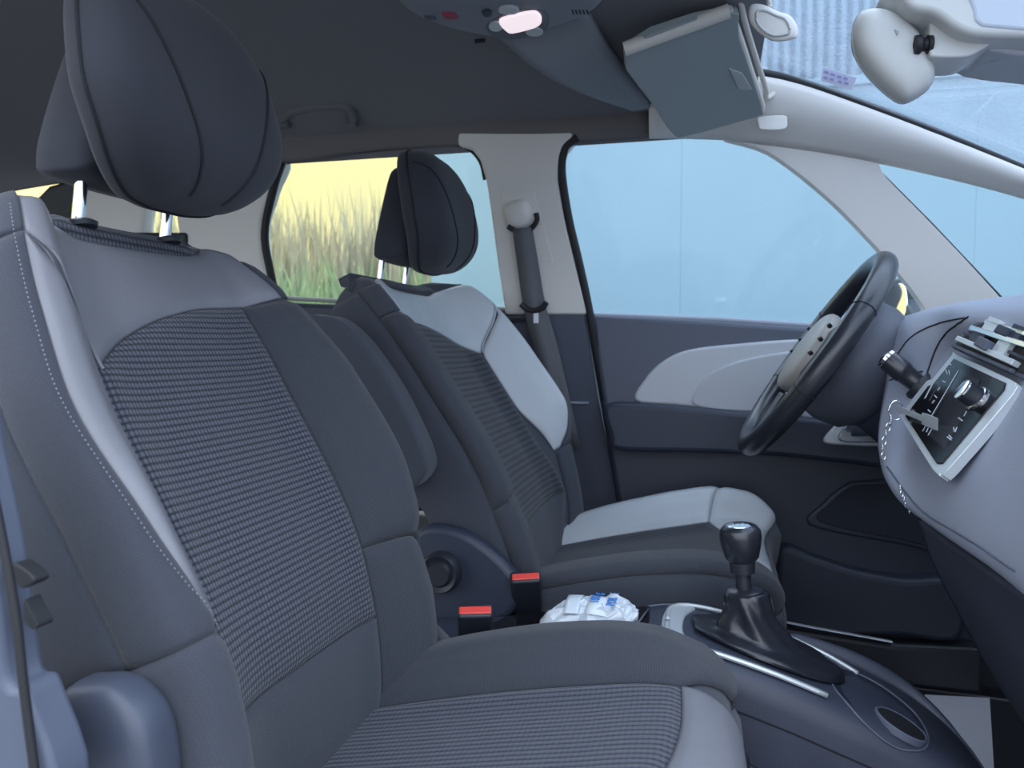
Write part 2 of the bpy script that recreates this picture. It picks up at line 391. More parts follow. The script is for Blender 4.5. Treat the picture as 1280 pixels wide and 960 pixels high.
# middle pillar
side('trim_6', [(572, 181), (590, 187), (600, 200), (608, 228), (614, 270), (622, 330), (631, 388), (631, 393), (736, 393), (734, 386), (720, 335), (706, 275), (697, 225), (700, 195), (716, 174), (716, 164), (572, 164)], BEIGE, .05, -.02, .006, smooth=0)
side('trim_7', [(632, 394), (730, 391), (748, 500), (776, 640), (790, 760), (640, 760), (640, 500)], GREY, .05, -.012, .005, smooth=0)
o = boxm('trim_8', PS(700, 503, -.016), (.14, .01, .006), GREYL, bevel=.002); tag(o, kind='structure')
o = tube('trim_9', cr_pts([PS(x, y, -.012) for x, y in [(722, 172), (712, 178), (705, 188), (702, 215), (710, 270), (724, 330), (737, 392), (755, 500), (778, 640), (790, 760)]], 8), .011, RUB, squash=(.9, .9)); tag(o, kind='structure')
# rear pillars
side('trim_10', [(218, 190), (345, 190), (338, 240), (326, 290), (338, 375), (350, 420), (232, 420), (222, 290)], BEIGE, .05, -.01, .01)
side('trim_11', [(95, 190), (182, 190), (176, 300), (176, 420), (95, 420)], BEIGE, .05, -.01, .01)
o = tube('trim_12', cr_pts([PS(x, y, -.014) for x, y in [(352, 204), (342, 235), (331, 290), (337, 335), (347, 375), (360, 410)]], 6), .010, RUB); tag(o, kind='structure')
side('trim_13', [(-200, 252), (40, 252), (60, 232), (95, 222), (95, 420), (-200, 420)], BLK, .05, -.02, .01, smooth=0)
o = tube('trim_14', cr_pts([PS(x, y, -.004) for x, y in [(352, 203), (400, 195), (480, 186), (560, 180), (585, 186), (600, 202), (606, 225)]], 6), .004, RUB); tag(o, kind='structure')
side('trim_15', [(-200, 290), (232, 290), (232, 420), (-200, 420)], BLK, .05, -.02, .01, smooth=0)
# tailgate glass and frame, car tail
o = prism('window_6', [np.array([-2.25, -.55, .95]), np.array([-2.25, .55, .95]), np.array([-2.15, .5, 1.3]), np.array([-2.15, -.5, 1.3])], (-.004, 0, 0), RG, bevel=0); tag(o, kind='structure')
o = boxm('wall_back', (-2.24, 0, .5), (.05, 1.3, .88), DARK); tag(o, kind='structure')
o = boxm('wall_left', (.0, .745, .16), (4.4, .05, .5), BLK); tag(o, kind='structure')
o = boxm('trim_25', (1.0, .735, .49), (.62, .04, .84), BLK); tag(o, kind='structure')
o = boxm('wall_front', (1.25, 0, .45), (.05, 1.36, .8), BLK); tag(o, kind='structure')
# windscreen
xs = [.09, .33, .6, .9, 1.25, 1.6]; zs = [1.395, 1.30, 1.185, 1.04, .88, .72]; ys = [.51, .555, .60, .63, .66, .67]
rows = []
for x in np.linspace(.09, 1.6, 24):
    z = hermite(xs, zs, x); y = hermite(xs, ys, x)
    rows.append([np.array([x, y*s, z+.045*(1-s*s)]) for s in np.linspace(-1, 1, 21)])
o = grid('window_4', rows, WG, thick=.004, off=0); tag(o, kind='structure')
# near-side body: pillar edge and sill at the left of the picture
def nearp(name, pts, Y, m, depth=.05, bevel=.012):
    o = prism(name, cr_pts([P(x, y, Y) for x, y in pts], 5, True), (0, -depth, 0), m, None, bevel, 4); tag(o, kind='structure'); return o
nearp('trim_16', [(-90, 470), (-8, 470), (12, 560), (33, 660), (48, 760), (58, 830), (82, 850), (104, 990), (-120, 990)], -.70, mat('sill_trim', (.085, .10, .145), .5), .03)
o = tube('trim_17', cr_pts([P(x, y, -.735) for x, y in [(-40, 480), (-8, 620), (18, 760), (30, 860), (48, 1000)]], 6), .0028, RUB); tag(o, kind='structure')
nearp('trim_23', [(36, 698), (48, 703), (62, 716), (60, 724), (46, 728), (38, 716)], -.712, RUB, .012, .002)
nearp('trim_24', [(50, 742), (58, 756), (67, 774), (60, 778), (50, 766)], -.712, RUB, .012, .002)
nearp('trim_18', [(-60, -90), (18, -90), (8, 20), (1, 75), (-30, 120), (-90, 120)], -.66, BEIGE, .03)

# ------------------------------------------------------------------ front door (driver's side)
dr = thing('door_1', 'slate grey inner door panel with pale insert on the far side', 'door', (.2, .74, .2), kind='structure')
def dp(name, pts, m, off, depth, bevel=.006, parent=dr, smooth=5, lab=None):
    p = [P(x, y, .70+off) for x, y in pts]
    if smooth: p = cr_pts(p, smooth, True)
    o = prism(name, p, (0, depth, 0), m, parent, bevel)
    if lab: o['label'] = lab
    return o
dp('upper_panel', [(738, 393), (850, 398), (1010, 408), (1180, 418), (1330, 426), (1330, 600), (1060, 560), (905, 530), (756, 520)], GREY, 0, .05, .012, smooth=0)
dp('lower_panel', [(750, 500), (905, 512), (1300, 560), (1300, 830), (1000, 800), (800, 790), (775, 640)], DARK, .012, .05, .01, smooth=0)
dp('pale_insert', [(795, 501), (806, 474), (828, 452), (862, 437), (930, 429), (1000, 424), (1120, 420), (1120, 530), (960, 515), (905, 515), (850, 507)], mat('pale_insert', (.50, .52, .56), .6, bump=.1), -.008, .02, .006, lab='pale grey insert')
dp('insert_ridge', [(866, 505), (874, 482), (895, 462), (940, 447), (1000, 438), (1120, 430), (1120, 530), (960, 516), (905, 514)], mat('pale_insert_low', (.46, .48, .52), .6, bump=.1), -.014, .02, .005)
dp('armrest', [(756, 508), (800, 505), (870, 510), (960, 518), (1060, 528), (1130, 540), (1130, 585), (1060, 580), (960, 570), (860, 566), (772, 563), (762, 545)], DARK, -.05, .07, .014)
dp('bezel', [(1030, 553), (1038, 538), (1056, 526), (1080, 532), (1110, 556), (1060, 557)], SATIN, -.055, .02, .004, lab='silver bezel around the door handle')
dp('handle', [(1048, 548), (1054, 536), (1066, 530), (1072, 542), (1105, 546), (1108, 553), (1060, 553)], mat('dark_chrome', (.35, .38, .42), .25, metal=.9), -.065, .012, .004)
dp('storage_bin', [(975, 688), (1020, 698), (1070, 714), (1130, 725), (1200, 730), (1200, 800), (1120, 796), (985, 788)], DARK, -.03, .06, .016)
dp('speaker_surround', [(1012, 657), (1030, 628), (1054, 608), (1080, 601), (1200, 603), (1200, 690), (1120, 680)], DARK, .004, .02, .006)
dp('speaker_grille', [(1024, 652), (1040, 628), (1060, 611), (1084, 606), (1200, 607), (1200, 683), (1120, 674)], mat('grille', (.022, .026, .040), .8, bump=.6, bscale=900), .0, .02, .003)
tube('belt_seal', [P(x, y, .715) for x, y in [(738, 394), (900, 400), (1180, 418)]], .007, GREYL, dr)
o = tube('trim_19', [P(x, y, .66) for x, y in [(955, 772), (1010, 783), (1115, 802)]], .004, SATIN, squash=(1.6, .5)); tag(o, kind='structure')
o = prism('trim_20', [P(x, y, .655) for x, y in [(800, 775), (960, 782), (1115, 806), (1230, 812), (1230, 870), (960, 840), (800, 830)]], (0, .05, 0), BLK, None, .01); tag(o, kind='structure')
# rear door
rd = thing('door_2', 'dark rear door top beyond the driver seat', 'door', (-.8, .74, .2), kind='structure')
prism('upper_panel', [P(x, y, .69) for x, y in [(330, 377), (440, 381), (560, 386), (645, 390), (655, 640), (330, 640)]], (0, .06, 0), DARK, rd, .012)
tube('belt_seal', [P(x, y, .70) for x, y in [(345, 372), (440, 377), (560, 383), (632, 387)]], .006, mat('grey_seal', (.3, .32, .3), .5), rd)
# grab handle
gh = thing('grab_handle', 'dark folding grab handle on the roof edge above the rear window', 'handle', P(400, 145, .56))
tube('grip', cr_pts([P(x, y, Y) for x, y, Y in [(352, 150, .515), (360, 140, .49), (380, 134, .48), (425, 130, .48), (438, 136, .49), (442, 150, .515)]], 6), .012, mat('handle_grey', (.15, .15, .165), .6), gh, squash=(.8, 1))
for x, y in ((356, 152), (440, 150)): boxm('mount', P(x, y, .52), (.025, .02, .03), mat('mount_grey', (.12, .12, .135), .6), gh)

# ------------------------------------------------------------------ seats
class Surf:
    upright = False
    """a padded form swept along stations: w runs across (outer side positive), t along"""
    def __init__(s, T, X, Z, Wd, B, D, ins, crest, Bi=None):
        s.T, s.X, s.Z, s.W, s.B, s.D, s.Bi = T, X, Z, Wd, B, D, Bi or B; s.ins, s.crest = ins, crest
    def keys(s, t):
        g = lambda a: float(hermite(s.T, a, t))
        x, z, W_, b, D = g(s.X), g(s.Z), g(s.W), g(s.B), g(s.D)
        e = 1e-3*(s.T[-1]-s.T[0]); t0, t1 = max(t-e, s.T[0]), min(t+e, s.T[-1])
        dx = float(hermite(s.T, s.X, t1)-hermite(s.T, s.X, t0)); dz = float(hermite(s.T, s.Z, t1)-hermite(s.T, s.Z, t0))
        l = math.hypot(dx, dz) or 1
        if s.upright and dx/l < -.42: dx, dz, l = -.42, .9075, 1
        return x, z, W_, b, D, dx/l, dz/l
    def at(s, w, t):
        x, z, W_, b, D, tx, tz = s.keys(t); k = W_/s.W0
        if w < 0: b = float(hermite(s.T, s.Bi, t))
        nx, nz = s.nrm(tx, tz)
        K = [0, .25, .5, .66, .76, .85, .93, 1.0, 1.15, 1.3, 1.42, 1.6]
        Yk = [0, s.ins*.55*k, s.ins*k, (s.ins*.35+s.crest*.65)*k, s.crest*k, (s.crest+(s.W0-s.crest)*.65)*k, W_-.002, W_, W_, W_-.004, W_-.03, 0]
        Nk = [0, .001, b*.22, b*.78, b, b*.92, b*.92-.018, b*.9-.045, -.4*D, -.8*D, -D, -D]
        a = abs(w); y = float(hermite(K, Yk, a)); n = float(hermite(K, Nk, a))
        return x+nx*n, (y if w >= 0 else -y), z+nz*n
def make_back(shift, lean, drv=False):
    T = [.33, .40, .46, .50, .555, .60, .68, .78, .85, .905, .94, .962, .975]
    X = [-.39, -.387, -.391, -.396, -.405, -.422, -.463, -.517, -.550, -.578, -.598, -.615, -.642]
    Wd = [.215, .235, .245, .247, .246, .248, .25, .248, .241, .228, .208, .186, .148]
    B = [.035, .048, .058, .062, .060, .060, .060, .054, .056, .058, .052, .040, .020]
    Bi = [.035, .045, .050, .050, .044, .060, .074, .066, .045, .028, .016, .008, .0]
    if drv:
        Wd = [.215, .235, .245, .247, .246, .248, .25, .248, .243, .234, .222, .206, .170]
        B = [.035, .045, .052, .056, .060, .075, .112, .108, .098, .085, .072, .055, .03]
        Bi = [.03, .035, .038, .036, .030, .034, .040, .038, .030, .022, .014, .008, .0]
    D = [.11, .125, .13, .135, .135, .135, .135, .13, .125, .12, .105, .075, .03]
    X = [x+shift-lean*(z-.45) for x, z in zip(X, T)]
    s = Surf(T, X, T, Wd, B, D, .148, .215, Bi); s.W0 = .25
    s.nrm = lambda tx, tz: (tz, -tx); s.upright = True
    return s
def make_cush(shift, dz):
    X = [-.44, -.36, -.28, -.20, -.12, -.05, -.005, .025, .043, .048, .042, .03]
    Z = [.392, .408, .424, .440, .455, .468, .472, .462, .438, .40, .35, .30]
    Z = [z+dz for z in Z]; T = [0]
    for i in range(1, len(X)): T.append(T[-1]+math.hypot(X[i]-X[i-1], Z[i]-Z[i-1]))
    Wd = [.235, .25, .257, .26, .262, .26, .252, .240, .230, .225, .222, .22]
    B = [.028, .044, .056, .062, .066, .066, .058, .046, .032, .020, .012, .01]
    Bi = [.025, .038, .046, .048, .044, .030, .012, .004, .0, .0, .0, .0]
    D = [.14]*len(X)
    s = Surf(T, [x+shift for x in X], Z, Wd, B, D, .135, .205, Bi); s.W0 = .26
    s.nrm = lambda tx, tz: (-tz, tx)
    s.rawX = X
    return s
def cush_t(s, x):   # station of a given un-shifted x (top face only)
    i = next(k for k in range(1, len(s.rawX)) if s.rawX[k] >= x)
    a = (x-s.rawX[i-1])/(s.rawX[i]-s.rawX[i-1]); return s.T[i-1]+a*(s.T[i]-s.T[i-1])
def patch(name, s, yc, sd, wl, wr, tb, tt, m, parent, N=36, M=44, groove=.006, gw=.008, puff=.0, edges=(1, 1, 1, 1)):
    """panel between across-limits wl(q), wr(q) and along-limits tb(p), tt(p)"""
    f = lambda a: (a if callable(a) else (lambda q, a=a: a))
    wl, wr, tb, tt = f(wl), f(wr), f(tb), f(tt)
    G = np.zeros((M+1, N+1, 3)); UV = np.zeros((M+1, N+1, 2))
    for i in range(M+1):
        q = i/M
        for j in range(N+1):
            p = j/N; t = tb(p)*(1-q)+tt(p)*q; w = wl(q)*(1-p)+wr(q)*p
            x, y, z = s.at(w, t); G[i, j] = (x, yc+sd*y, z); UV[i, j] = (y, t)
    du = np.zeros((M+1, N+1)); du[:, 1:] = np.cumsum(np.linalg.norm(np.diff(G, axis=1), axis=2), axis=1)
    dv = np.zeros((M+1, N+1)); dv[1:, :] = np.cumsum(np.linalg.norm(np.diff(G, axis=0), axis=2), axis=0)
    # normals
    if m in (FAB, FABL): UV = np.stack([du, dv], axis=2)
    gu = np.gradient(G, axis=1); gv = np.gradient(G, axis=0); nn = np.cross(gu, gv); nn /= (np.linalg.norm(nn, axis=2, keepdims=True)+1e-9)
    wm = wl(.5)*.5+wr(.5)*.5; x, z, W_, b, D, tx, tz = s.keys(tb(.5)*.5+tt(.5)*.5); nx, nz = s.nrm(tx, tz)
    ref = np.array([nx, 0, nz]) if abs(wm) < .95 else np.array([0, sd*math.copysign(1, wm), 0])
    if np.dot(nn[M//2, N//2], ref) < 0: nn = -nn
    big = 9.
    dist = np.minimum.reduce([du if edges[0] else du+big, (du[:, -1:]-du) if edges[1] else du+big, dv if edges[2] else dv+big, (dv[-1:, :]-dv) if edges[3] else dv+big])
    h = -groove*np.exp(-(dist/gw)**1.5)+puff*(1-np.exp(-dist/.03))
    G = G+nn*h[..., None]
    uv = [UV[i, j] for i in range(M+1) for j in range(N+1)]
    V = [G[i, j] for i in range(M+1) for j in range(N+1)]
    F = [[i*(N+1)+j, i*(N+1)+j+1, (i+1)*(N+1)+j+1, (i+1)*(N+1)+j] for i in range(M) for j in range(N)]
    # orient faces outward
    a, b_, c_ = V[F[M//2*N+N//2][0]], V[F[M//2*N+N//2][1]], V[F[M//2*N+N//2][3]]
    if np.dot(np.cross(b_-a, c_-a), nn[M//2, N//2]) < 0: F = [q[::-1] for q in F]
    o = meshobj(name, V, F, m, parent, uvs=uv, recalc=False)
    md = o.modifiers.new('solid', 'SOLIDIFY'); md.thickness = .006; md.offset = -1
    return o
def core(name, s, yc, sd, t0, t1, m, parent, inset=.009, n=60):
    ws = list(np.linspace(-1.6, 1.6, 97))[:-1]; G = []
    for t in np.linspace(t0, t1, n): G.append([(lambda q: (q[0], yc+sd*q[1], q[2]))(s.at(w, t)) for w in ws])
    G = np.array(G); gv = np.gradient(G, axis=0); gu = np.roll(G, -1, axis=1)-np.roll(G, 1, axis=1)
    nn = np.cross(gu, gv); nn /= (np.linalg.norm(nn, axis=2, keepdims=True)+1e-9)
    x, z, W_, b, D, tx, tz = s.keys((t0+t1)/2); nx, nz = s.nrm(tx, tz)
    if np.dot(nn[n//2, 48], (nx, 0, nz)) < 0: nn = -nn
    G = G-nn*inset
    R, K = len(G), len(ws); v = [p for r in G for p in r]
    f = [[i*K+j, i*K+(j+1) % K, (i+1)*K+(j+1) % K, (i+1)*K+j] for i in range(R-1) for j in range(K)]
    f += [list(range(K)), [(R-1)*K+j for j in range(K)][::-1]]
    return meshobj(name, v, f, m, parent)
def lerp(pts):
    xs = [a for a, b in pts]; ys = [b for a, b in pts]
    return lambda q: float(hermite(xs, ys, q))
def linef(s, yc, sd, wt, lift=.001):
    out = []
    for w, t in wt:
        x, y, z = s.at(w, t); x2, y2, z2 = s.at(w, t)
        a = np.array([x, yc+sd*y, z]); k = s.keys(t); nx, nz = s.nrm(k[5], k[6]); c = np.array([k[0]-nx*.06, yc, k[1]-nz*.06]); d = a-c
        out.append(a+d/np.linalg.norm(d)*lift)
    return out
def make_seat(yc, sd, shift, lean, label, drv):
    root = thing('car_seat', label, 'car seat', (-.18+shift, yc, .10))
    S = make_back(shift, lean, drv); C = make_cush(shift, .006 if drv else -.008)
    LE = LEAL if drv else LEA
    K1 = KNIT if not drv else RIBV
    bc = core('backrest', S, yc, sd, .335, .974, FAB, root, .0072)
    cc = core('seat_base', C, yc, sd, 0, C.T[-1], FAB, root, .010)
    it = lerp([(0, .888), (.25, .886), (.5, .874), (.75, .85), (1, .815)])     # top of the insert, inner to outer
    ib = lerp([(0, .502), (1, .515)])
    pt = lambda *a, **k: patch(a[0], S, yc, sd, *a[1:], **k)
    pt('backrest_insert', -.5, lerp([(0, .61), (.55, .5), (1, .5)]), ib, it, K1, root, N=60, M=90)
    pt('lumbar_panel', -.5, lerp([(0, .5), (1, .61)]), .37, ib, FAB, root)
    pt('bolster', -.97, -.5, lerp([(0, .565), (1, .585)]), lerp([(0, .895), (1, .888)]), FABL, root, puff=.004)
    pt('lower_bolster', -.97, -.5, .36, lerp([(0, .565), (1, .585)]), FABL, root, puff=.004)
    pt('inner_side_panel', -1.36, -.97, .36, .948, FAB, root)
    # leather yoke: lower edge follows inner bolster, insert top, then the crease up to the outer shoulder
    wA, wB = -.78, .84
    def yb(p):
        w = wA+(wB-wA)*p
        if w < -.5: return .895-.008*(w-wA)/(-.5-wA)
        if w < .5: return it((w+.5))
        return .815+.098*((w-.5)/(wB-.5))**.8
    def yt(p):
        w = wA+(wB-wA)*p
        return float(hermite([-.78, -.62, -.5, -.3, .3, .5, .84], [.958, .965, .957, .950, .948, .955, .955], w))
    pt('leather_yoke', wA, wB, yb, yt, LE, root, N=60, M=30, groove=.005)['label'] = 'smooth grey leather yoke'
    pt('inner_shoulder', -.97, -.78, .895, .948, FAB, root, N=10, M=14, groove=.003)
    wo = lerp([(0, .64), (.1, .74), (.3, .80), (.6, .84), (1, .84)])
    wi = lerp([(0, .60), (.08, .575), (.35, .5), (.667, .5), (.8, .60), (.93, .77), (1, .83)])
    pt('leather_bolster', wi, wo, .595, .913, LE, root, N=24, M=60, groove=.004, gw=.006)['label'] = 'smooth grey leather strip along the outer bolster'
    pt('outer_bolster_panel', wo, 1.02, .595, .913, FAB, root, N=20, M=60, groove=.003)
    pt('outer_shoulder_panel', .84, 1.02, .913, .962, FAB, root, N=12, M=12, edges=(1, 1, 0, 1), groove=.003)
    pt('outer_side_panel', 1.02, 1.37, .595, .948, FAB, root, N=16, M=50, groove=.003)
    pt('outer_lower_panel', lerp([(0, .5), (.6, .61), (1, .61)]), 1.37, .36, lerp([(0, .590), (.1, .595), (1, .595)]), FAB, root, N=40, M=24, groove=.004)
    pt('top_cap', -.5, .5, lerp([(0, .956), (.2, .950), (.8, .948), (1, .955)]), .9735, K1, root, N=30, M=14)
    cre = linef(S, yc, sd, [(w, yb((w-wA)/(wB-wA))) for w in np.linspace(.5, .83, 24)], -.0015)
    tube('crease_highlight', cre, .0016, LE, root, 6)  # thin bead added along the crease to draw its bright seam highlight
    # pale stitching beside the leather
    sp_ = []
    path = linef(S, yc, sd, [(float(wo(q))+.035, .597+q*.345) for q in np.linspace(0, 1, 190)], .0025)
    for i in range(0, len(path)-3, 2):
        a, b = path[i], path[i+1]; d = (b-a); l = np.linalg.norm(d); d /= l
        e = np.cross(d, [0, sd, .3]); e /= np.linalg.norm(e); g_ = np.cross(d, e)
        sp_.append(((a+b)/2, d*l*.58, e*.0006, g_*.0006))
    multibox('stitching', sp_, THREAD, root)
    # cushion
    ct = lambda x: cush_t(C, x); T1 = C.T[-1]
    xb = lerp([(0, ct(-.02)), (.3, ct(-.018)), (.7, ct(-.035)), (1, ct(-.07))])
    pc = lambda *a, **k: patch(a[0], C, yc, sd, *a[1:], **k)
    pc('seat_insert', -.5, .5, ct(-.40), xb, RIBD if drv else RIB, root, N=60, M=70)
    Ts = lambda w: 0
    pc('seat_bolster', -.93, -.5, 0.005, lerp([(0, ct(.043)+.03), (.6, ct(.03)), (1, ct(-.02))]), FABL, root, puff=.004)
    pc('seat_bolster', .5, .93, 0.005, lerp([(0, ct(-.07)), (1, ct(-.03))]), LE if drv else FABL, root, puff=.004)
    fb = lambda p: (lambda w: (xb(w+.5) if w < .5 else ct(-.07)+(ct(-.03)-ct(-.07))*(w-.5)/.43))(-.5+1.43*p)
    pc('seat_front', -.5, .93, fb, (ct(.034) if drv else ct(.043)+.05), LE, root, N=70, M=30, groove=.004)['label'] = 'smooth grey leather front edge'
    pc('seat_front_skirt', -.93, .93, lerp([(0, ct(.043)+.03), (.2, ct(.04)), (.3, ct(.034) if drv else ct(.043)+.05), (1, ct(.034) if drv else ct(.043)+.05)]), T1-.002, FAB, root, N=40, M=10)
    pc('inner_skirt', -1.36, -.93, .005, T1-.01, FAB, root, N=20, M=60)
    pc('outer_skirt', .93, 1.36, .005, T1-.01, FAB, root, N=20, M=60)
    # plastic base and runners
    for s_ in (-1, 1):
        boxm('valance', (-.17+shift, yc+s_*.225, .285), (.46, .03, .13), BLK, root, .012)
        boxm('runner', (-.17+shift, yc+s_*.18, .145), (.60, .05, .07), DARK, root, .006)
    # headrest
    hr = bpy.data.objects.new('headrest', None)
    hx = -.484 if drv else -.507; hz = 1.10
    def L(y, z, x): return np.array([x, yc+sd*y, z])
    ol = [(0, .122), (.05, .120), (.092, .103), (.122, .066), (.136, .015), (.136, -.03), (.110, -.078), (.072, -.106), (.035, -.114), (0, -.115)]
    ol = ol+[(-a, b) for a, b in ol[-2:0:-1]]
    oc = cr_pts([L(a, hz+b, hx-.045) for a, b in ol], 6, True)
    def bow(q): q = q.copy(); d_ = q[2]-hz; q[0] += .5*(q[1]-yc)**2 - .10*d_ - .75*max(0, d_+.04)**2 - 4.5*max(0, -.04-d_)**2; return q
    front = pillow('headrest', oc, .062, .035, L(0, hz-.005, hx-.045), (1, 0, 0), HEADF, root, p=3.6, bow=bow, rings=14)
    ol2 = [(0, .095), (.045, .088), (.068, .04), (.092, -.04), (.098, -.080), (.085, -.093), (0, -.096)]
    ol2 = ol2+[(-a, b) for a, b in ol2[-2:0:-1]]
    pillow('headrest_shell', cr_pts([L(a, hz+b, hx-.105) for a, b in ol2], 5, True), .05, .028, L(0, hz-.01, hx-.105), (1, 0, 0), HEADF, front, p=5, bow=lambda q: q+np.array([.10*(q[2]-hz), 0, 0]))
    # seams of the headrest follow its front face
    def hf(y, z, lift=.0008):
        y0 = y; dz = z-(-.005); ang = math.atan2(dz, y0); best = None
        pts = [(a, b+.005) for a, b in [(q[1], q[2]) for q in [(0, (p_[1]-yc)*sd, p_[2]-hz) for p_ in oc]]]
        r = math.hypot(y0, dz); rr = 1e9
        for i in range(len(pts)):
            a1 = np.array(pts[i]); a2 = np.array(pts[(i+1) % len(pts)]); d = np.array([math.cos(ang), math.sin(ang)])
            M_ = np.array([[d[0], a1[0]-a2[0]], [d[1], a1[1]-a2[1]]])
            if abs(np.linalg.det(M_)) < 1e-9: continue
            u, v_ = np.linalg.solve(M_, a1)
            if u > 0 and -1e-6 <= v_ <= 1+1e-6: rr = min(rr, u)
        k = min(r/rr, .999); h = .062*(1-k**3.6)**(1/3.6)
        return bow(L(y0, hz+z, hx-.045+h+lift))
    for sg in (-1, 1):
        tube('seam', [hf(sg*(.116-.090*q), .082-.190*q) for q in np.linspace(0.0, .985, 30)], .0016, SEAM, front, 6)
    tube('piping', [bow(p) for p in oc]+[bow(oc[0])], .0022, SEAM, front, 6)
    for y in (-.065, .065):
        a = L(y, .985, -.635+shift-lean*.53); b = L(y, 1.02, -.625)
        lathe('headrest_post', [(.0065, 0), (.0065, .10)], L(y, .945, -.622), (.12, 0, 1), CHROME, root, 20)
        lathe('post_collar', [(.0, -.004), (.016, -.004), (.0175, .0), (.013, .003), (.008, .004)], L(y, .9635, -.618), (-.25, 0, 1), BLK, root, 24)
    return root, S, C
seatP, SP_, CP_ = make_seat(-.375, -1, 0, 0, 'nearest front seat with dark waffle cloth and grey leather shoulders', False)
seatD, SD_, CD_ = make_seat(.375, 1, .085, .11, 'far driver seat behind the steering wheel with pale leather edge', True)
# near seat: outer recliner cover, hook bits
pillow('recliner_cover', cr_pts([P(x, y, -.645) for x, y in [(92, 858), (120, 847), (155, 852), (188, 885), (203, 930), (208, 1000), (190, 1080), (60, 1080), (75, 930)]], 5, True), .022, .03, P(140, 950, -.645), (0, -1, 0), mat('cover_plastic', (.055, .065, .095), .45), seatP, p=3.5)
# driver seat: recliner cover with lumbar knob, armrest
prism('recliner_cover', cr_pts([P(x, y, .125) for x, y in [(526, 672), (533, 656), (556, 652), (590, 662), (620, 682), (642, 703), (652, 722), (640, 765), (560, 778), (522, 740)]], 5, True), (0, -.035, 0), DARK, seatD, .012, 4)
lathe('lumbar_knob', [(0, .028), (.018, .028), (.022, .022), (.026, .024), (.030, .026), (.033, .02), (.034, 0)], P(554, 713, .092), (0, -1, 0), BLK, seatD, 40)
ar = prism('armrest', cr_pts([P(x, y, .115) for x, y in [(402, 403), (420, 396), (442, 402), (470, 428), (505, 478), (532, 530), (546, 565), (546, 585), (532, 602), (515, 606), (495, 600), (470, 560), (430, 490)]], 5, True), (0, -.055, 0), FAB, seatD, .014, 5)
ar['label'] = 'dark cloth armrest folded upright'
# buckles
def buckle(c, ax, parent):
    ax = np.array(ax, float); ax /= np.linalg.norm(ax); c = np.array(c)
    u = np.array([.93, .28, 0.]); u -= ax*np.dot(u, ax); u /= np.linalg.norm(u); v = np.cross(ax, u)
    out = cr_pts([c+u*a+v*b for a, b in [(-.024, -.012), (.024, -.012), (.025, .012), (-.025, .012)]], 1, True)
    o = prism('belt_buckle', out, -ax*.085, BLK, parent, .005, 4)
    prism('release_button', [c+ax*.0015+u*a+v*b for a, b in [(-.022, -.0075), (.022, -.0075), (.022, .0055), (-.022, .0055)]], -ax*.01, RED, o, .002)['label'] = 'red release button'
    prism('stalk', [c-ax*.08+u*a+v*b for a, b in [(-.014, -.006), (.014, -.006), (.014, .006), (-.014, .006)]], -ax*.12, BLK, o, .002)
    return o
buckle(P(594, 762, -.105), (.15, -.55, 1), seatP)
buckle(P(657, 720, .085), (.10, -.60, 1), seatD)
prism('lap_belt_webbing', [P(x, y, -.125) for x, y in [(533, 778), (541, 776), (570, 806), (562, 812)]], (0, .002, 0), BELT, seatP, 0)

# ------------------------------------------------------------------ driver's belt on the middle pillar
sb = thing('seat_belt', 'grey driver seat belt hanging on the beige middle pillar', 'seat belt', PS(655, 270, -.03))
def yb_(x, y, d=0): return PS(x, y, -.035+d)
pl = prism('adjuster_plate', cr_pts([PS(x, y, -.021) for x, y in [(626, 245), (632, 240), (664, 242), (670, 250), (690, 322), (684, 327), (644, 325), (636, 300)]], 4, True), (0, .008, 0), BEIGE, sb, .003)
kn = pillow('guide_cover', cr_pts([PS(x, y, -.024) for x, y in [(631, 262), (640, 252), (658, 250), (664, 262), (668, 275), (658, 285), (642, 287), (634, 278)]], 5, True), .022, .004, PS(650, 268, -.024), (0, -1, 0), BEIGE, sb)
tube('guide_slot', cr_pts([PS(x, y, -.038) for x, y in [(635, 283), (648, 290), (662, 287), (671, 276), (670, 266)]], 5), .006, RUB, sb, squash=(1, 1))
def ribbon(name, pts, w, d, m, parent, th=.0015):
    L_, R_ = [], []
    p = [np.array(a) for a in cr_pts(pts, 5)]
    for i, a in enumerate(p):
        t = p[min(i+1, len(p)-1)]-p[max(i-1, 0)]; t /= np.linalg.norm(t); s_ = np.cross(t, d); s_ /= np.linalg.norm(s_)
        L_.append(a-s_*w/2); R_.append(a+s_*w/2)
    return grid(name, [L_, R_], m, parent, thick=th, off=0)
ribbon('webbing', [PS(652, 285, -.045), PS(658, 330, -.045), PS(666, 385, -.045), PS(682, 450, -.04), PS(700, 560, -.05), PS(715, 640, -.07)], .043, (0, 1, 0), BELT, sb)
ribbon('webbing', [PS(655, 288, -.038), PS(664, 340, -.036), PS(672, 385, -.034), PS(688, 440, -.034), PS(716, 560, -.034)], .04, (0, 1, 0), BELT, sb)
tube('belt_tongue', cr_pts([PS(x, y, -.052) for x, y in [(651, 380), (658, 386), (668, 388), (678, 385), (683, 378)]], 5), .0065, RUB, sb)
boxm('tongue_plate', PS(670, 396, -.05), (.012, .003, .03), SATIN, sb, .001)
tube('stay', [PS(634, 400, -.03), PS(652, 400, -.03), PS(664, 398, -.03)], .004, RUB, sb)

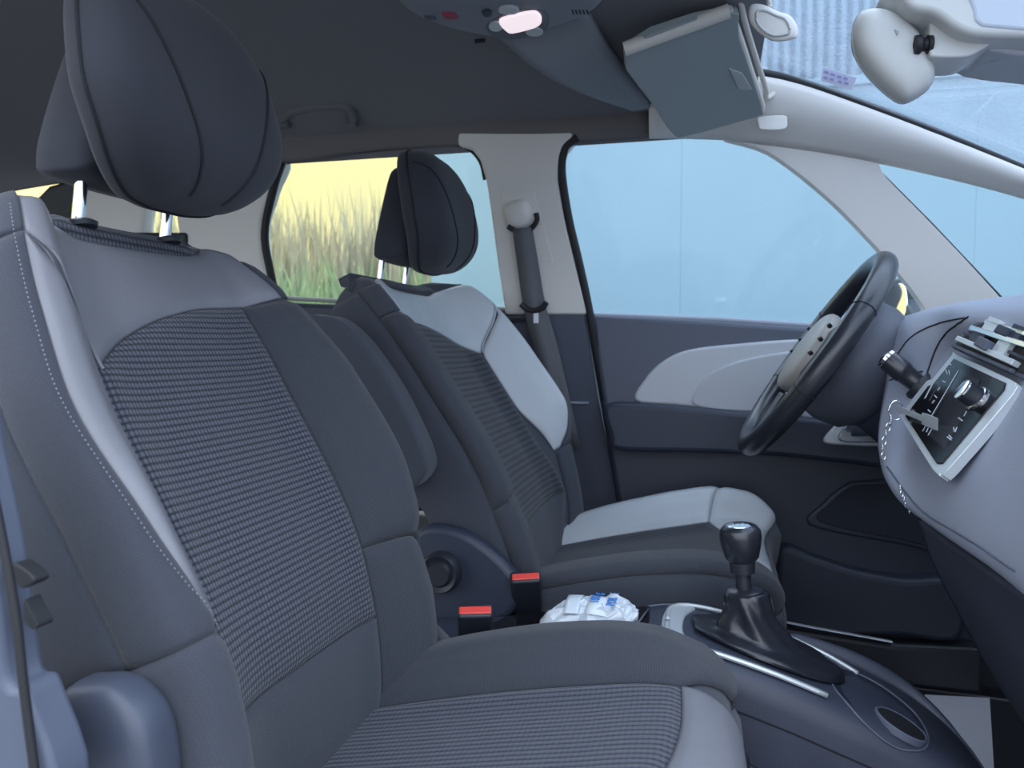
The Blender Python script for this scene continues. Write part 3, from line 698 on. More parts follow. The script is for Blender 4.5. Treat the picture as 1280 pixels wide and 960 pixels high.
# ------------------------------------------------------------------ roof things
oc_ = thing('overhead_console', 'grey roof console with a lit reading lamp and small switches', 'roof console', (-.25, .05, 1.36))
ZC = 1.352
outl = [PZ(x, y, ZC) for x, y in [(488, -20), (498, 8), (520, 24), (555, 38), (590, 46), (625, 50), (662, 47), (700, 36), (735, 22), (754, 8), (764, -20), (760, -70), (700, -130), (560, -140), (500, -80)]]
prism('housing', cr_pts(outl, 5, True), (0, 0, .07), mat('console_grey', (.23, .24, .27), .6), oc_, .018, 5)
LAMP = mat('lit_lens', (.9, .85, .88), .3, emit=((1, .84, .88), .45))
def zc(pts, z=ZC): return [PZ(x, y, z) for x, y in pts]
prism('lamp_surround', cr_pts(zc([(608, 36), (612, 28), (640, 14), (668, 12), (684, 18), (686, 32), (676, 42), (640, 50), (616, 46)], ZC-.001), 4, True), (0, 0, .01), mat('console_well', (.12, .125, .15), .5), oc_, .001)
prism('lamp_lens', cr_pts(zc([(624, 30), (632, 24), (664, 17), (674, 20), (677, 28), (670, 35), (644, 42), (634, 41)], ZC-.006), 4, True), (0, 0, .008), LAMP, oc_, .002)['label'] = 'lit pinkish white lamp lens'
for x, y, a, b in ((636, 14, 13, 5), (668, 41, 11, 5), (620, 34, 9, 6), (609, 18, 6, 4)):
    prism('lamp_switch', cr_pts([PZ(x+a*math.cos(q), y+b*math.sin(q), ZC-.004) for q in np.linspace(0, 2*math.pi, 8, endpoint=False)], 3, True), (0, 0, .006), SATIN if x != 609 else DARK, oc_, .001)
prism('emergency_button', zc([(552, 18), (568, 18), (573, 24), (557, 25)], ZC-.003), (0, 0, .006), mat('dark_red', (.35, .03, .07), .4), oc_, .001)['label'] = 'small dark red button'
prism('button', zc([(530, 22), (542, 22), (546, 25), (534, 25)], ZC-.003), (0, 0, .006), GREY, oc_, .001)
multibox('speaker_slots', [(PZ(716+4.6*i, 15, ZC), (.002, 0, 0), (0, .014, 0), (0, 0, .002)) for i in range(5)], RUB, oc_)
multibox('mic_slot', [(PZ(600, 51, ZC+.006), (.018, 0, 0), (0, .004, 0), (0, 0, .006))], RUB, oc_)
# moulding that crosses the roof from the console to the pillar
o = band('trim_21', [P(735, 12, .17), P(757, 55, .25), P(785, 95, .36), P(812, 130, .50)], [P(600, 20, .17), P(665, 78, .26), P(720, 108, .36), P(790, 133, .50)], mat('moulding_grey', (.25, .27, .30), .7), bulge=.0, thick=.02)
# sun visor
sv = thing('sun_visor', 'grey green sun visor with beige rim folded down above the far window', 'sun visor', P(870, 60, .35))
vp = [P(781, 64, .18), P(912, 16, .18), P(922, 40, .25), P(952, 132, .47), P(950, 145, .49), P(925, 148, .49), P(850, 145, .49), P(833, 138, .47), P(812, 112, .36)]
vn = np.cross(vp[1]-vp[0], vp[4]-vp[1]); vn /= np.linalg.norm(vn); vn *= math.copysign(1, vn[2])
vf = [p-vn*np.dot(p-vp[0], vn) for p in vp]
prism('visor_board', cr_pts(vf, 3, True), vn*.016, mat('visor_cloth', (.30, .34, .345), .7, bump=.1), sv, .006, 4)
RIM = mat('visor_rim', (.66, .62, .56), .55)
tube('rim', cr_pts([vf[0]+vn*.004, (vf[0]+vf[1])/2+vn*.004, vf[1]+vn*.004], 5), .0115, RIM, sv)
tube('rim', cr_pts([vf[1]+vn*.008, vf[2]+vn*.008, (vf[2]+vf[3])/2+vn*.008, vf[3]+vn*.008, vf[4]+vn*.008], 5), .0065, RIM, sv)
prism('ticket_clip', [PP(x, y, vf[2]-vn*.002, vn) for x, y in [(911, 86), (928, 92), (940, 112), (924, 113)]], vn*.006, mat('clip_grey', (.42, .43, .43), .5), sv, .001)
lathe('pivot', [(.0, -.015), (.007, -.015), (.008, 0), (.007, .015), (0, .015)], P(906, 40, .24), (1, .3, 0), RIM, sv, 16)
tube('hinge_rod', cr_pts([P(925, 0, .20), P(932, 30, .24), P(944, 70, .34), P(957, 110, .44), P(958, 122, .5), P(966, 118, .52), P(972, 104, .53)], 5), .005, RIM, sv)
pb_ = prism('airbag_tab', cr_pts([P(x, y, .525) for x, y in [(949, 146), (980, 144), (984, 150), (981, 161), (953, 162), (948, 156)]], 3, True), (0, .006, 0), BEIGE, None, .002); tag(pb_, kind='structure'); pb_.name = 'trim_22'
# small child mirror
cm = thing('observation_mirror', 'small beige oval mirror hanging at the top edge of the windscreen', 'mirror', P(965, 30, .15))
co = cr_pts([P(x, y, .15) for x, y in [(936, 12), (941, 5), (955, 6), (972, 14), (988, 20), (997, 34), (997, 46), (988, 50), (972, 52), (960, 49), (945, 38), (937, 26)]], 5, True)
cn = CAM-P(965, 30, .15); cn /= np.linalg.norm(cn)
pillow('shell', co, .012, .012, P(966, 30, .15), cn, BEIGE, cm, p=3.5)
tube('face_rim', [P(965, 30, .15)+cn*.0115+(np.array(q)-P(965, 30, .15))*.66 for q in co], .0022, mat('rim_grey', (.55, .56, .55), .4), cm, closed=True)
tube('stem', [P(962, 8, .15), P(960, -10, .15), P(955, -40, .16)], .004, BEIGE, cm)
# interior mirror
im = thing('interior_mirror', 'beige backed rear view mirror hanging from its windscreen mount', 'mirror', P(1115, 70, 0))
mc = P(1112, 70, 0); mn = np.array([.10, -.97, -.10]); mn /= np.linalg.norm(mn)
def mp(x, y, d=0): return PP(x, y, mc+mn*d, mn)
mo = cr_pts([mp(x, y) for x, y in [(1071, 22), (1080, 15), (1100, 15), (1118, 24), (1140, 42), (1156, 66), (1163, 92), (1161, 108), (1148, 120), (1128, 129), (1112, 121), (1090, 101), (1074, 80), (1066, 60), (1066, 38)]], 6, True)
pillow('housing', mo, .034, .004, mp(1115, 72), mn, WHITEP, im, p=3.4, rings=14)
mr = [p-mn*.004 for p in mo]
prism('mirror_glass', [mc+(p-mc)*.985-mn*.003 for p in mo], -mn*.006, mat('mirror_face', (.9, .92, .95), .03, metal=1), im, .001)
tube('rim', [p+mn*.001 for p in mo], .0018, mat('rim_line', (.42, .44, .45), .5), im, 6, closed=True)
lathe('ball_joint', [(0, -.010), (.011, -.008), (.012, -.002), (.008, .002), (.008, .006), (.011, .007), (.011, .012), (0, .012)], P(1151, 56, -.03), (1, .15, 0), RUB, im, 20)
prism('arrow_mark', [mp(x, y, .0335) for x, y in [(1118, 37), (1124, 40), (1121, 45)]], mn*.0015, mat('mark_grey', (.35, .37, .38), .5), im, 0)
mh = thing('mirror_mount', 'pale sensor housing at the top right of the windscreen', 'mirror mount', P(1220, 30, .0))
H1 = cr_pts([P(x, y, -.035) for x, y in [(1162, 34), (1162, 64), (1168, 71), (1205, 71), (1222, 65), (1240, 50), (1215, 30), (1185, 12), (1163, 12)]], 4, True)
prism('neck', H1, (0, .07, 0), WHITEP, mh, .014, 5)
H2 = cr_pts([P(x, y, -.06) for x, y in [(1130, -40), (1129, -6), (1140, 11), (1168, 17), (1196, 36), (1222, 44), (1280, 46), (1400, 52), (1400, -40)]], 4, True)
prism('cover', H2, (0, .12, 0), WHITEP, mh, .016, 5)
H3 = cr_pts([P(x, y, -.02) for x, y in [(1205, 40), (1232, 60), (1250, 65), (1290, 70), (1400, 76), (1400, 40)]], 4, True)
prism('lower_cover', H3, (0, .10, 0), mat('mount_grey2', (.45, .47, .50), .45), mh, .008, 4)
H4 = cr_pts([P(x, y, -.062) for x, y in [(1218, -30), (1216, 14), (1222, 30), (1250, 36), (1400, 40), (1400, -30)]], 4, True)
prism('sensor_window', H4, (0, .01, 0), mat('mount_grey3', (.52, .57, .64), .35), mh, .006, 4)
boxm('mount_base', (.31, 0, 1.315), (.12, .08, .07), WHITEP, mh, .01)
# sticker on the windscreen
st = thing('windscreen_sticker', 'small pale sticker on the windscreen above the pillar', 'sticker', P(1048, 98, .45))
s0 = P(1048, 98, .42); sn = np.array([-.25, -.85, -.45]); sn /= np.linalg.norm(sn)
prism('sheet', [PP(x, y, s0, sn) for x, y in [(1029, 84), (1071, 97), (1064, 113), (1026, 101)]], -sn*.001, mat('sticker_paper', (.70, .72, .90), .6), st, 0)
SINK = mat('sticker_ink', (.38, .38, .70), .6)
v = []
for i, (x, y) in enumerate([(1033, 90), (1041, 93), (1049, 96), (1057, 98), (1032, 97), (1040, 99), (1050, 102), (1058, 104)]):
    a = PP(x, y, s0+sn*.0008, sn); b = PP(x+5, y+1.6, s0+sn*.0008, sn); c_ = PP(x-1, y+3, s0+sn*.0008, sn); v.append((a, b-a, c_-a, sn*.0006))
multibox('print', v, SINK, st)

# ------------------------------------------------------------------ steering wheel and column
WC = np.array([.190, .37, .822]); WA = np.array([.83, 0, -.555]); WU = np.array([.555, 0, .83]); WY = np.array([0, 1., 0])
sw = thing('steering_wheel', 'black leather steering wheel seen almost edge on', 'steering wheel', WC)
def wp(r, q, h=0): return WC+r*(WU*math.cos(q)+WY*math.sin(q))+WA*h
tube('rim', [wp(.196, q) for q in np.linspace(0, 2*math.pi, 72, endpoint=False)], .0195, STEER, sw, 16, closed=True)
for q in (-1.1, -1.9, 1.1, 1.9):
    tube('rim_seam', [wp(.196+.0198*math.cos(t), q, .0198*math.sin(t)) for t in np.linspace(0, 2*math.pi, 24, endpoint=False)], .0008, SEAM, sw, 5, closed=True)
ho = [wp(r_, q, -.01) for r_, q in [(.078+.015*abs(math.sin(q)), q) for q in np.linspace(0, 2*math.pi, 40, endpoint=False)]]
pillow('airbag_cover', ho, .020, .03, WC-WA*.01, -WA, mat('pad_beige', (.34, .325, .30), .45), sw, p=3)['label'] = 'pale hub pad'
for sg in (-1, 1):
    pts = [wp(.08, sg*1.0, -.012), wp(.19, sg*1.25, -.004), wp(.19, sg*1.8, -.004), wp(.08, sg*2.1, -.012)]
    prism('spoke', cr_pts(pts, 4, True), WA*.02, STEER, sw, .006)
    for k in range(3):
        c = wp(.135, sg*(1.22+.2*k), -.022)
        boxm('control_button', c, (.007, .012, .008), GLOSS, sw, .002, rot=Matrix.Rotation(math.radians(-34), 3, 'Y').to_euler())
pts = [wp(.09, 2.75, -.008), wp(.19, 2.95, -.002), wp(.19, 3.33, -.002), wp(.09, 3.53, -.008)]
prism('spoke', pts, WA*.018, STEER, sw, .005)
cl = thing('column_shroud', 'slate grey column shroud behind the steering wheel', 'steering column', WC+WA*.15)
GC = mat('shroud_grey', (.075, .082, .11), .55, bump=.12, bscale=400)
lathe('hub_shroud', [(0, .012), (.09, .012), (.105, .022), (.114, .04), (.117, .065), (.108, .105), (.08, .135), (.05, .15), (0, .15)], WC+WU*.026, WA, GC, cl, 56)
tube('column_cover', [WC+WA*d+WU*u for d, u in ((.06, .02), (.15, .012), (.22, .0), (.33, -.01))], .07, DARK, cl, 20, rs=[.08, .074, .072, .070], squash=(1, 1))
# wiper stalk
sa = P(1106, 447, .185); sbp = P(1162, 492, .165); sd_ = sbp-sa; sl = np.linalg.norm(sd_)
ws_ = thing('wiper_stalk', 'black stalk with chrome ringed tip between wheel and screen', 'stalk', sbp)
lathe('lever', [(0, 0), (.0135, 0), (.0165, .006), (.0170, .03), (.0165, .036), (.0150, .038), (.0145, .05), (.013, sl*.95), (.0, sl*.95)], sa, sd_, STEER, ws_, 28)
lathe('tip_ring', [(.0145, -.0008), (.0165, .0005), (.0172, .005), (.0160, .006), (.0130, .0005)], sa, sd_, CHROME, ws_, 28)
lathe('tip_button', [(0, -.004), (.009, -.003), (.012, 0), (.012, .004), (0, .004)], sa, sd_, STEER, ws_, 28)
lathe('collar', [(0, 0), (.022, 0), (.026, .01), (.024, .05), (0, .05)], sa+sd_*.72, sd_, BLK, ws_, 28)

# ------------------------------------------------------------------ dashboard
db = thing('dashboard', 'blue grey dashboard with vents and touch screen at the right edge', 'dashboard', (.45, 0, .6))
G_ = [(.52, .900), (.51, .865), (.485, .78), (.45, .665), (.47, .585), (.50, .575)]
ctrl = [[(1122, 402, .36), (1180, 386, .27), (1238, 378, .17), (1290, 372, .04), (1350, 366, -.12), (1450, 350, -.32)],
        [(1119, 418, .30), (1178, 400, .18), (1214, 397, .07), (1288, 398, -.09), (1345, 405, -.2), (1450, 410, -.4)],
        [(1112, 470, .25), (1160, 472, .17), (1194, 445, .12), (1268, 476, -.085), (1322, 480, -.25), (1450, 480, -.42)],
        [(1103, 530, .19), (1126, 522, .155), (1146, 550, .09), (1178, 594, -.06), (1275, 600, -.25), (1420, 620, -.42)],
        [(1103, 560, .15), (1110, 588, .09), (1130, 620, .02), (1170, 652, -.08), (1240, 696, -.22), (1400, 800, -.40)],
        [(1108, 568, .19), (1118, 592, .13), (1140, 618, .07), (1180, 650, -.03), (1252, 694, -.16), (1410, 790, -.34)]]
fas = sgrid('fascia', [[P(*q) for q in r]+[np.array([G_[i][0], -.62, G_[i][1]])] for i, r in enumerate(ctrl)], GREYL, db, .006, 8)
# top of the dashboard running to the screen
tp = [[P(1122, 402, .36), P(1180, 386, .27), P(1238, 378, .17), P(1290, 372, .04), P(1350, 366, -.12), P(1450, 350, -.32), np.array([.52, -.62, .90])],
      [np.array([.62, .50, .90]), np.array([.66, .36, .91]), np.array([.68, .22, .915]), np.array([.70, .05, .915]), np.array([.70, -.15, .91]), np.array([.68, -.42, .905]), np.array([.68, -.62, .89])],
      [np.array([1.1, .62, .86]), np.array([1.15, .4, .86]), np.array([1.2, .22, .86]), np.array([1.2, .05, .86]), np.array([1.2, -.2, .86]), np.array([1.15, -.45, .86]), np.array([1.1, -.62, .86])]]
sgrid('dash_top', tp, GREY, db, .01, 8)
far = [[P(1060, 425, .60), P(1110, 407, .52), P(1150, 396, .42), P(1182, 388, .33)], [P(1062, 470, .60), P(1100, 450, .5), P(1125, 440, .38), P(1150, 430, .28)], [P(1070, 545, .6), P(1098, 545, .5), P(1112, 545, .4), P(1125, 545, .3)]]
sgrid('cluster_cowl', far, GREY, db, .01, 8)
und = [[P(1156, 648, .06), P(1215, 690, -.08), P(1290, 740, -.22), P(1400, 810, -.36)], [P(1174, 700, .06), P(1225, 740, -.06), P(1300, 790, -.18), P(1400, 850, -.30)],
       [P(1204, 758, .05), P(1250, 800, -.05), P(1310, 850, -.15), P(1400, 900, -.26)], [P(1248, 838, .04), P(1285, 880, -.04), P(1330, 920, -.12), P(1400, 980, -.2)], [P(1300, 915, .04), P(1330, 950, -.03), P(1370, 990, -.1), P(1420, 1040, -.18)]]
sgrid('lower_panel', und, mat('slate_lower', (.045, .052, .078), .6, bump=.1), db, .01, 8)
tube('panel_line', [P(1197, 709, -.030), P(1222, 752, -.022), P(1257, 817, -.010)], .0011, GREYL, db, 6)
tube('panel_line', [P(1206, 682, -.075), P(1232, 722, -.085), P(1264, 772, -.10)], .0009, GREYL, db, 6)
prism('end_cap', [np.array([x, -.615, z]) for x, z in [(.52, .895), (.51, .865), (.485, .78), (.45, .665), (.47, .585), (.52, .50), (.60, .35), (1.2, .35), (1.15, .86), (.68, .885)]], (0, .03, 0), GREYL, db, .006)
boxm('glovebox', (.62, -.36, .45), (.24, .48, .26), DARK, db, .02)
boxm('firewall', (.98, .02, .48), (.04, 1.24, .76), BLK, db, .004)
# screen
a_, b_, c_ = P(1191, 447, .085), P(1262, 480, -.115), P(1174, 588, -.115)
sn_ = np.cross(b_-a_, c_-a_); sn_ /= np.linalg.norm(sn_)
if np.dot(sn_, CAM-a_) < 0: sn_ = -sn_
def sp_(x, y, d=0): return PP(x, y, a_+sn_*(d+.004), sn_)
scr = thing('touch_screen', 'glossy black touch screen in a silver frame on the dashboard', 'touch screen', a_)
prism('frame', cr_pts([sp_(x, y, .004) for x, y in [(1190, 443), (1194, 442), (1262, 473), (1268, 481), (1266, 492), (1186, 585), (1176, 591), (1166, 588), (1126, 523), (1126, 518), (1158, 476), (1165, 474)]], 2, True), -sn_*.012, SATIN, scr, .003)
prism('glass', [sp_(x, y, .006) for x, y in [(1192, 448), (1256, 478), (1254, 487), (1177, 579), (1170, 579), (1131, 520), (1160, 482), (1166, 480)]], -sn_*.006, GLOSS, scr, .001)
ICON = mat('icon_white', (.55, .6, .68), .5)
def mark(x, y, x2, y2, w=1.2, d=.0068):
    a = sp_(x, y, d); b = sp_(x2, y2, d); q = b-a; s_ = np.cross(q, sn_); s_ /= np.linalg.norm(s_); return ((a+b)/2, q, s_*w*.0011, sn_*.0005)
multibox('divider_line', [mark(1198, 463, 1153, 539, 1.0)], ICON, scr)
for q in [(1185, 454, 1189, 456), (1182, 462, 1184, 467), (1186, 463, 1187, 468), (1178, 476, 1182, 478), (1172, 488, 1175, 484), (1168, 494, 1171, 497), (1160, 512, 1163, 515), (1165, 504, 1168, 500),
    (1208, 514, 1205, 520), (1198, 522, 1203, 526), (1196, 534, 1194, 540), (1192, 534, 1193, 539), (1186, 544, 1190, 548), (1184, 546, 1189, 550), (1161, 532, 1166, 536), (1166, 534, 1160, 544), (1161, 533, 1158, 540)]: multibox('touch_icon', [mark(*q)], ICON, scr)
prism('picture_area', [sp_(x, y, .0066) for x, y in [(1201, 462), (1225, 475), (1213, 505), (1180, 560), (1158, 541)]], -sn_*.001, mat('dim_display', (.030, .030, .034), .12), scr, 0)
multibox('silver_slider', [mark(1166, 479, 1156, 498, 3.2, .009)], SATIN, scr)
kc = sp_(1222, 499, .006)
lathe('volume_knob', [(0, .022), (.010, .022), (.0125, .020), (.013, .006), (.0145, .002), (.0145, 0)], kc, sn_, STEER, scr, 32)
lathe('knob_ring', [(.0105, .0222), (.0128, .0215), (.0131, .0195), (.0105, .0215)], kc, sn_, CHROME, scr, 32)
lathe('knob_base_ring', [(.0142, .004), (.0155, .003), (.0158, 0), (.0142, 0)], kc, sn_, CHROME, scr, 32)
# vents
va, vb, vc = P(1190, 436, .075), P(1268, 470, -.115), P(1222, 397, .055)
vn_ = np.cross(vb-va, vc-va); vn_ /= np.linalg.norm(vn_)
if np.dot(vn_, CAM-va) < 0: vn_ = -vn_
def vp_(x, y, d=0): return PP(x, y, va+vn_*(d+.006), vn_)
vt = thing('air_vent', 'double air vent with chrome slats above the touch screen', 'air vent', va)
prism('surround', [vp_(x, y, .002) for x, y in [(1188, 434), (1216, 404), (1232, 396), (1330, 420), (1330, 500), (1264, 468)]], -vn_*.016, GREY, vt, .003)
prism('recess', [vp_(x, y, .003) for x, y in [(1194, 430), (1217, 408), (1234, 400), (1330, 424), (1330, 490), (1266, 462)]], -vn_*.004, RUB, vt, .001)
def bar(x, y, x2, y2, w, th, d):
    a = vp_(x, y, d); b = vp_(x2, y2, d); q = b-a; s_ = np.cross(q, vn_); s_ /= np.linalg.norm(s_); return ((a+b)/2, q, s_*w, vn_*th)
for q, m in (((1216, 411, 1330, 447, .007, .010, .008), CHROME), ((1234, 403, 1330, 432, .006, .008, .006), CHROME), ((1199, 424, 1270, 455, .007, .010, .008), SATIN), ((1207, 417, 1290, 452, .004, .008, .004), DARK), ((1192, 432, 1266, 464, .005, .006, .006), GREY)):
    bev(multibox('slat', [bar(*q)], m, vt), .0012)
for x, y in ((1222, 424), (1252, 437), (1240, 408), (1270, 418)):
    multibox('louvre', [bar(x-6, y-3, x+8, y+3, .020, .006, .007)], DARK if x in (1222, 1270) else SATIN, vt)
bev(multibox('slider', [bar(1226, 428, 1238, 434, .013, .014, .012)], GREY, vt), .002)
bev(multibox('slider', [bar(1250, 412, 1262, 417, .011, .012, .010)], DARK, vt), .002)
ontoline('panel_seam', fas, [(1216, 399), (1196, 410), (1180, 428), (1170, 450), (1162, 474)], .0016, RUB, db, .0063)
ontoline('panel_seam', fas, [(1124, 448), (1140, 426), (1162, 412), (1186, 404), (1212, 400)], .0013, RUB, db, .0063)
ontoline('panel_seam', fas, [(1116, 478), (1136, 470), (1158, 466)], .0013, RUB, db, .0063)
ontoline('edge_line', fas, [(1113, 586), (1132, 612), (1160, 640), (1200, 664), (1240, 688), (1278, 714)], .0012, GREY, db, .0063)
# ignition key
ka = sp_(1121, 510, .022); kb = sp_(1158, 525, .016)
kt = thing('ignition_key', 'ignition key with ring and chain beside the touch screen', 'key', ka)
bev(multibox('blade', [((ka+kb)/2, kb-ka, np.array([0, .010, 0]), np.array([0, 0, .008]))], SATIN, kt), .002)
bev(multibox('lock_barrel', [(kb+(kb-ka)*.1, (kb-ka)*.4, np.array([0, .016, 0]), np.array([0, 0, .016]))], SATIN, kt), .004)
def ring(name, cx, cy, r, Y, tilt, parent, th=.0012, sy=1.3):
    c = P(cx, cy, Y); pts = [c+r*(np.array([math.cos(q)*math.cos(tilt), math.cos(q)*math.sin(tilt), 0])+np.array([0, 0, sy*math.sin(q)])) for q in np.linspace(0, 2*math.pi, 20, endpoint=False)]
    return tube(name, pts, th, CHROME, parent, 6, closed=True)
ring('key_ring', 1120, 513, .0105, .08, .3, kt)
y = 524
for k, (x, y) in enumerate([(1113, 526), (1110, 534), (1107, 543), (1105, 551), (1103, 560), (1104, 570)]):
    ring('chain_link', x, y, .0032 if k else .005, .08, .4 if k % 2 else 1.5, kt, .0009, 1.7)
for k, (x, y) in enumerate([(1125, 610), (1127, 617), (1130, 624), (1133, 631), (1137, 638)]):
    ring('chain_link', x, y, .0022, .0, .4 if k % 2 else 1.5, kt, .0008, 2.0)

# ------------------------------------------------------------------ centre console
cs = thing('centre_console', 'dark centre console between the seats with silver edged gaiter panel', 'console', (0, 0, .1))
ST = [(-.52, .36, .092), (-.44, .39, .097), (-.34, .402, .101), (-.22, .418, .104), (-.11, .434, .107), (-.04, .446, .108), (.02, .440, .109), (.09, .422, .110), (.16, .398, .110), (.23, .372, .108), (.29, .343, .103), (.34, .308, .088), (.372, .268, .064), (.388, .22, .03)]
X_ = [a for a, b, c in ST]
def cz(x): return float(hermite(X_, [b for a, b, c in ST], x))
def cw(x): return float(hermite(X_, [c for a, b, c in ST], x))
rows = []
for x in np.linspace(-.52, .388, 70):
    z, w_ = cz(x), cw(x); rr = min(.03, w_*.6)
    sec = [(-w_-.004, .10), (-w_-.002, z-.10), (-w_, z-.035), (-w_+rr*.12, z-.014), (-w_+rr*.45, z-.004), (-w_+rr, z), (-w_*.3, z+.001), (w_*.3, z+.001), (w_-rr, z), (w_-rr*.45, z-.004), (w_-rr*.12, z-.014), (w_, z-.035), (w_+.002, z-.10), (w_+.004, .10)]
    rows.append([np.array([x, a, b]) for a, b in sec])
body = grid('body', rows, mat('console_dark', (.036, .042, .066), .5, bump=.12, bscale=300, var=.1, vscale=20), cs, thick=.004, off=-1, flip=True)
boxm('end_cap', (-.522, 0, .23), (.01, .2, .26), DARK, cs, .003)
tube('side_seam', cr_pts([np.array([x, -cw(x)-.0012, cz(x)-.055-.0*x]) for x in np.linspace(-.1, .36, 16)], 3), .0012, SEAM, cs, 6)
tube('side_seam', cr_pts([np.array([x, -cw(x)-.0022, cz(x)-.105-.1*(x+.1)]) for x in np.linspace(-.1, .3, 12)], 3), .006, RUB, cs, 8)
def top(x, y, d=0): return np.array([x, y, cz(x)+d])
# tray behind the lever
prism('tray', cr_pts([top(x, y, .003) for x, y in [(-.30, -.07), (-.30, .07), (-.10, .075), (-.075, .06), (-.075, -.06), (-.10, -.075)]], 3, True), (0, 0, -.006), GLOSS, cs, .002)
for dx in (0, .014): tube('tray_strip', [top(-.105+dx, -.03, .006), top(-.09+dx, .05, .006)], .0018, CHROME, cs, 6)
# silver frame around the gaiter
fr = [(-.046, .0), (-.044, .055), (-.02, .078), (.03, .08), (.10, .078), (.17, .070), (.215, .045)]
frn = [(-.046, .0), (-.044, -.05), (-.03, -.080), (.02, -.088), (.09, -.090), (.155, -.088)]
ribbon('gaiter_frame', [top(x, y, .003) for x, y in fr], .007, (0, 0, 1), SATIN, cs, .005)
ribbon('gaiter_frame', [top(x, y, .003) for x, y in frn], .008, (0, 0, 1), SATIN, cs, .005)
bev(prism('silver_end', cr_pts([top(x, y, .004) for x, y in [(-.046, -.076), (-.054, 0), (-.048, .058), (-.028, .076), (-.008, .072), (-.022, .03), (-.024, -.03), (-.014, -.080)]], 4, True), (0, 0, -.008), SATIN, cs, 0), .003)
prism('silver_saddle', cr_pts([top(x, y, .001) for x, y in [(-.085, -.085), (-.09, 0), (-.085, .08), (-.03, .082), (-.04, 0), (-.03, -.086)]], 4, True), (0, 0, -.004), mat('saddle', (.20, .23, .30), .3), cs, .002)
# cup holder and front bin
bpts = [onto(body, x, y, .0012) for x, y in [tuple(a[:2]) for a in cr_pts([(x, y, 0) for x, y in [(1046, 836), (1078, 846), (1112, 866), (1146, 896), (1160, 925), (1150, 938), (1120, 934), (1088, 912), (1058, 880), (1040, 856)]], 4, True)]]
bpts = [p for p in bpts if p is not None]; bc = sum(bpts)/len(bpts)
meshobj('bin_shade', [bc]+bpts, [[0, 1+i, 1+(i+1) % len(bpts)] for i in range(len(bpts))], mat('bin_shade', (.016, .020, .034), .5), cs)  # flat sheet, its dark colour stands in for the shade of the recess
tube('bin_lip', bpts, .0016, GREY, cs, 6, closed=True)
cc_ = onto(body, 1126, 906, 0); nrm_ = np.array([.45, 0, 1.]); nrm_ /= np.linalg.norm(nrm_)
lathe('cup_holder', [(.029, .0015), (.031, .003), (.033, .001), (.033, -.006), (.029, -.006)], cc_, nrm_, GREY, cs, 40)
lathe('cup_shade', [(0, .0018), (.029, .0018), (.029, -.004), (0, -.004)], cc_, nrm_, RUB, cs, 40)  # flat black disc painted in for the shade inside the holder
rows = []
for q in np.linspace(0, 1, 24):
    x = .13+.25*q; yw = .098*(1-max(0, (q-.55)/.45)**2.2)-.012; h = .014*math.sin(math.pi*min(1, q*1.15))**.7 if q*1.15 < 1 else 0.0
    rows.append([np.array([x, yw, cz(min(x, .37))-.01]), np.array([x, yw+.008, cz(min(x, .37))+h*.7]), np.array([x, yw+.012, cz(min(x, .37))+h])])
grid('bin_wall', rows, mat('bin_dark', (.055, .064, .095), .5), cs, .006, off=0)
# gear lever
gl = thing('gear_lever', 'black gear lever with leather gaiter on the centre console', 'gear lever', top(.055, 0))
gb = []; NB = 48
GX, GY = .068, 0.0
levels = [(0, .004), (.06, .010), (.16, .012), (.3, .022), (.5, .040), (.72, .054), (.9, .064), (1, .069)]
tx, ty = .058, 0.0
rows = []
for li, (k, h) in enumerate(levels):
    k2 = k**.8
    r_ = []
    for j in range(NB):
        q = 2*math.pi*j/NB
        ax_, by_ = .098, .066
        k3 = hermite([0, .06, .16, .3, .5, .72, .9, 1], [1.02, .98, .62, .50, .46, .43, .40, .36], k)
        fold = 1+.07*math.sin(q*5+li*.8)*math.sin(math.pi*min(1, k*1.1))+.04*math.sin(q*9+li)*(k > 0)*(k < .95)
        sx = ax_*(1-k3)*0+ax_*k3*fold; sy = by_*k3*fold
        if k3 < .5: sx = max(sx*.75, .014)
        cx = (GX+.022)*(1-k)**3+(tx+.005)*(1-(1-k)**3); x = cx+sx*math.cos(q); y_ = GY+sy*math.sin(q)
        r_.append(np.array([x, y_, (cz(x)*(1-k)+cz(tx)*k)+h]))
    rows.append(r_)
cols = [cr_pts([r[j] for r in rows], 5) for j in range(NB)]
rows = [[cols[j][i] for j in range(NB)] for i in range(len(cols[0]))]
v = [p for r in rows for p in r]; R_ = len(rows)
f = [[i*NB+j, i*NB+(j+1) % NB, (i+1)*NB+(j+1) % NB, (i+1)*NB+j] for i in range(R_-1) for j in range(NB)]+[list(range(NB)), [(R_-1)*NB+j for j in range(NB)][::-1]]
ga = meshobj('gaiter', v, f, GAIT, gl)
kz = P(926, 678, 0); base = np.array([.058, 0, cz(.058)+.067]); axl = kz-base
lathe('gaiter_collar', [(0, -.006), (.025, -.004), (.026, .003), (.021, .006), (0, .006)], base, axl, GAIT, gl, 28)
lathe('shaft', [(0, 0), (.0105, 0), (.0105, .026), (.0165, .028), (.0180, .058), (0, .058)], base, axl, BLK, gl, 28)
L_ = np.linalg.norm(axl)
lathe('knob', [(0, L_-.026), (.018, L_-.026), (.0225, L_-.021), (.0265, L_-.005), (.0285, L_+.008), (.0275, L_+.017), (.0225, L_+.0235), (.019, L_+.0245), (0, L_+.025)], base, axl, STEER, gl, 40)
lathe('knob_plate', [(0, L_+.0275), (.012, L_+.0270), (.0195, L_+.0250), (.0205, L_+.0225), (0, L_+.0225)], base, axl, CHROME, gl, 32)['label'] = 'chrome shift pattern plate'
ptop = base+axl/L_*(L_+.0276)
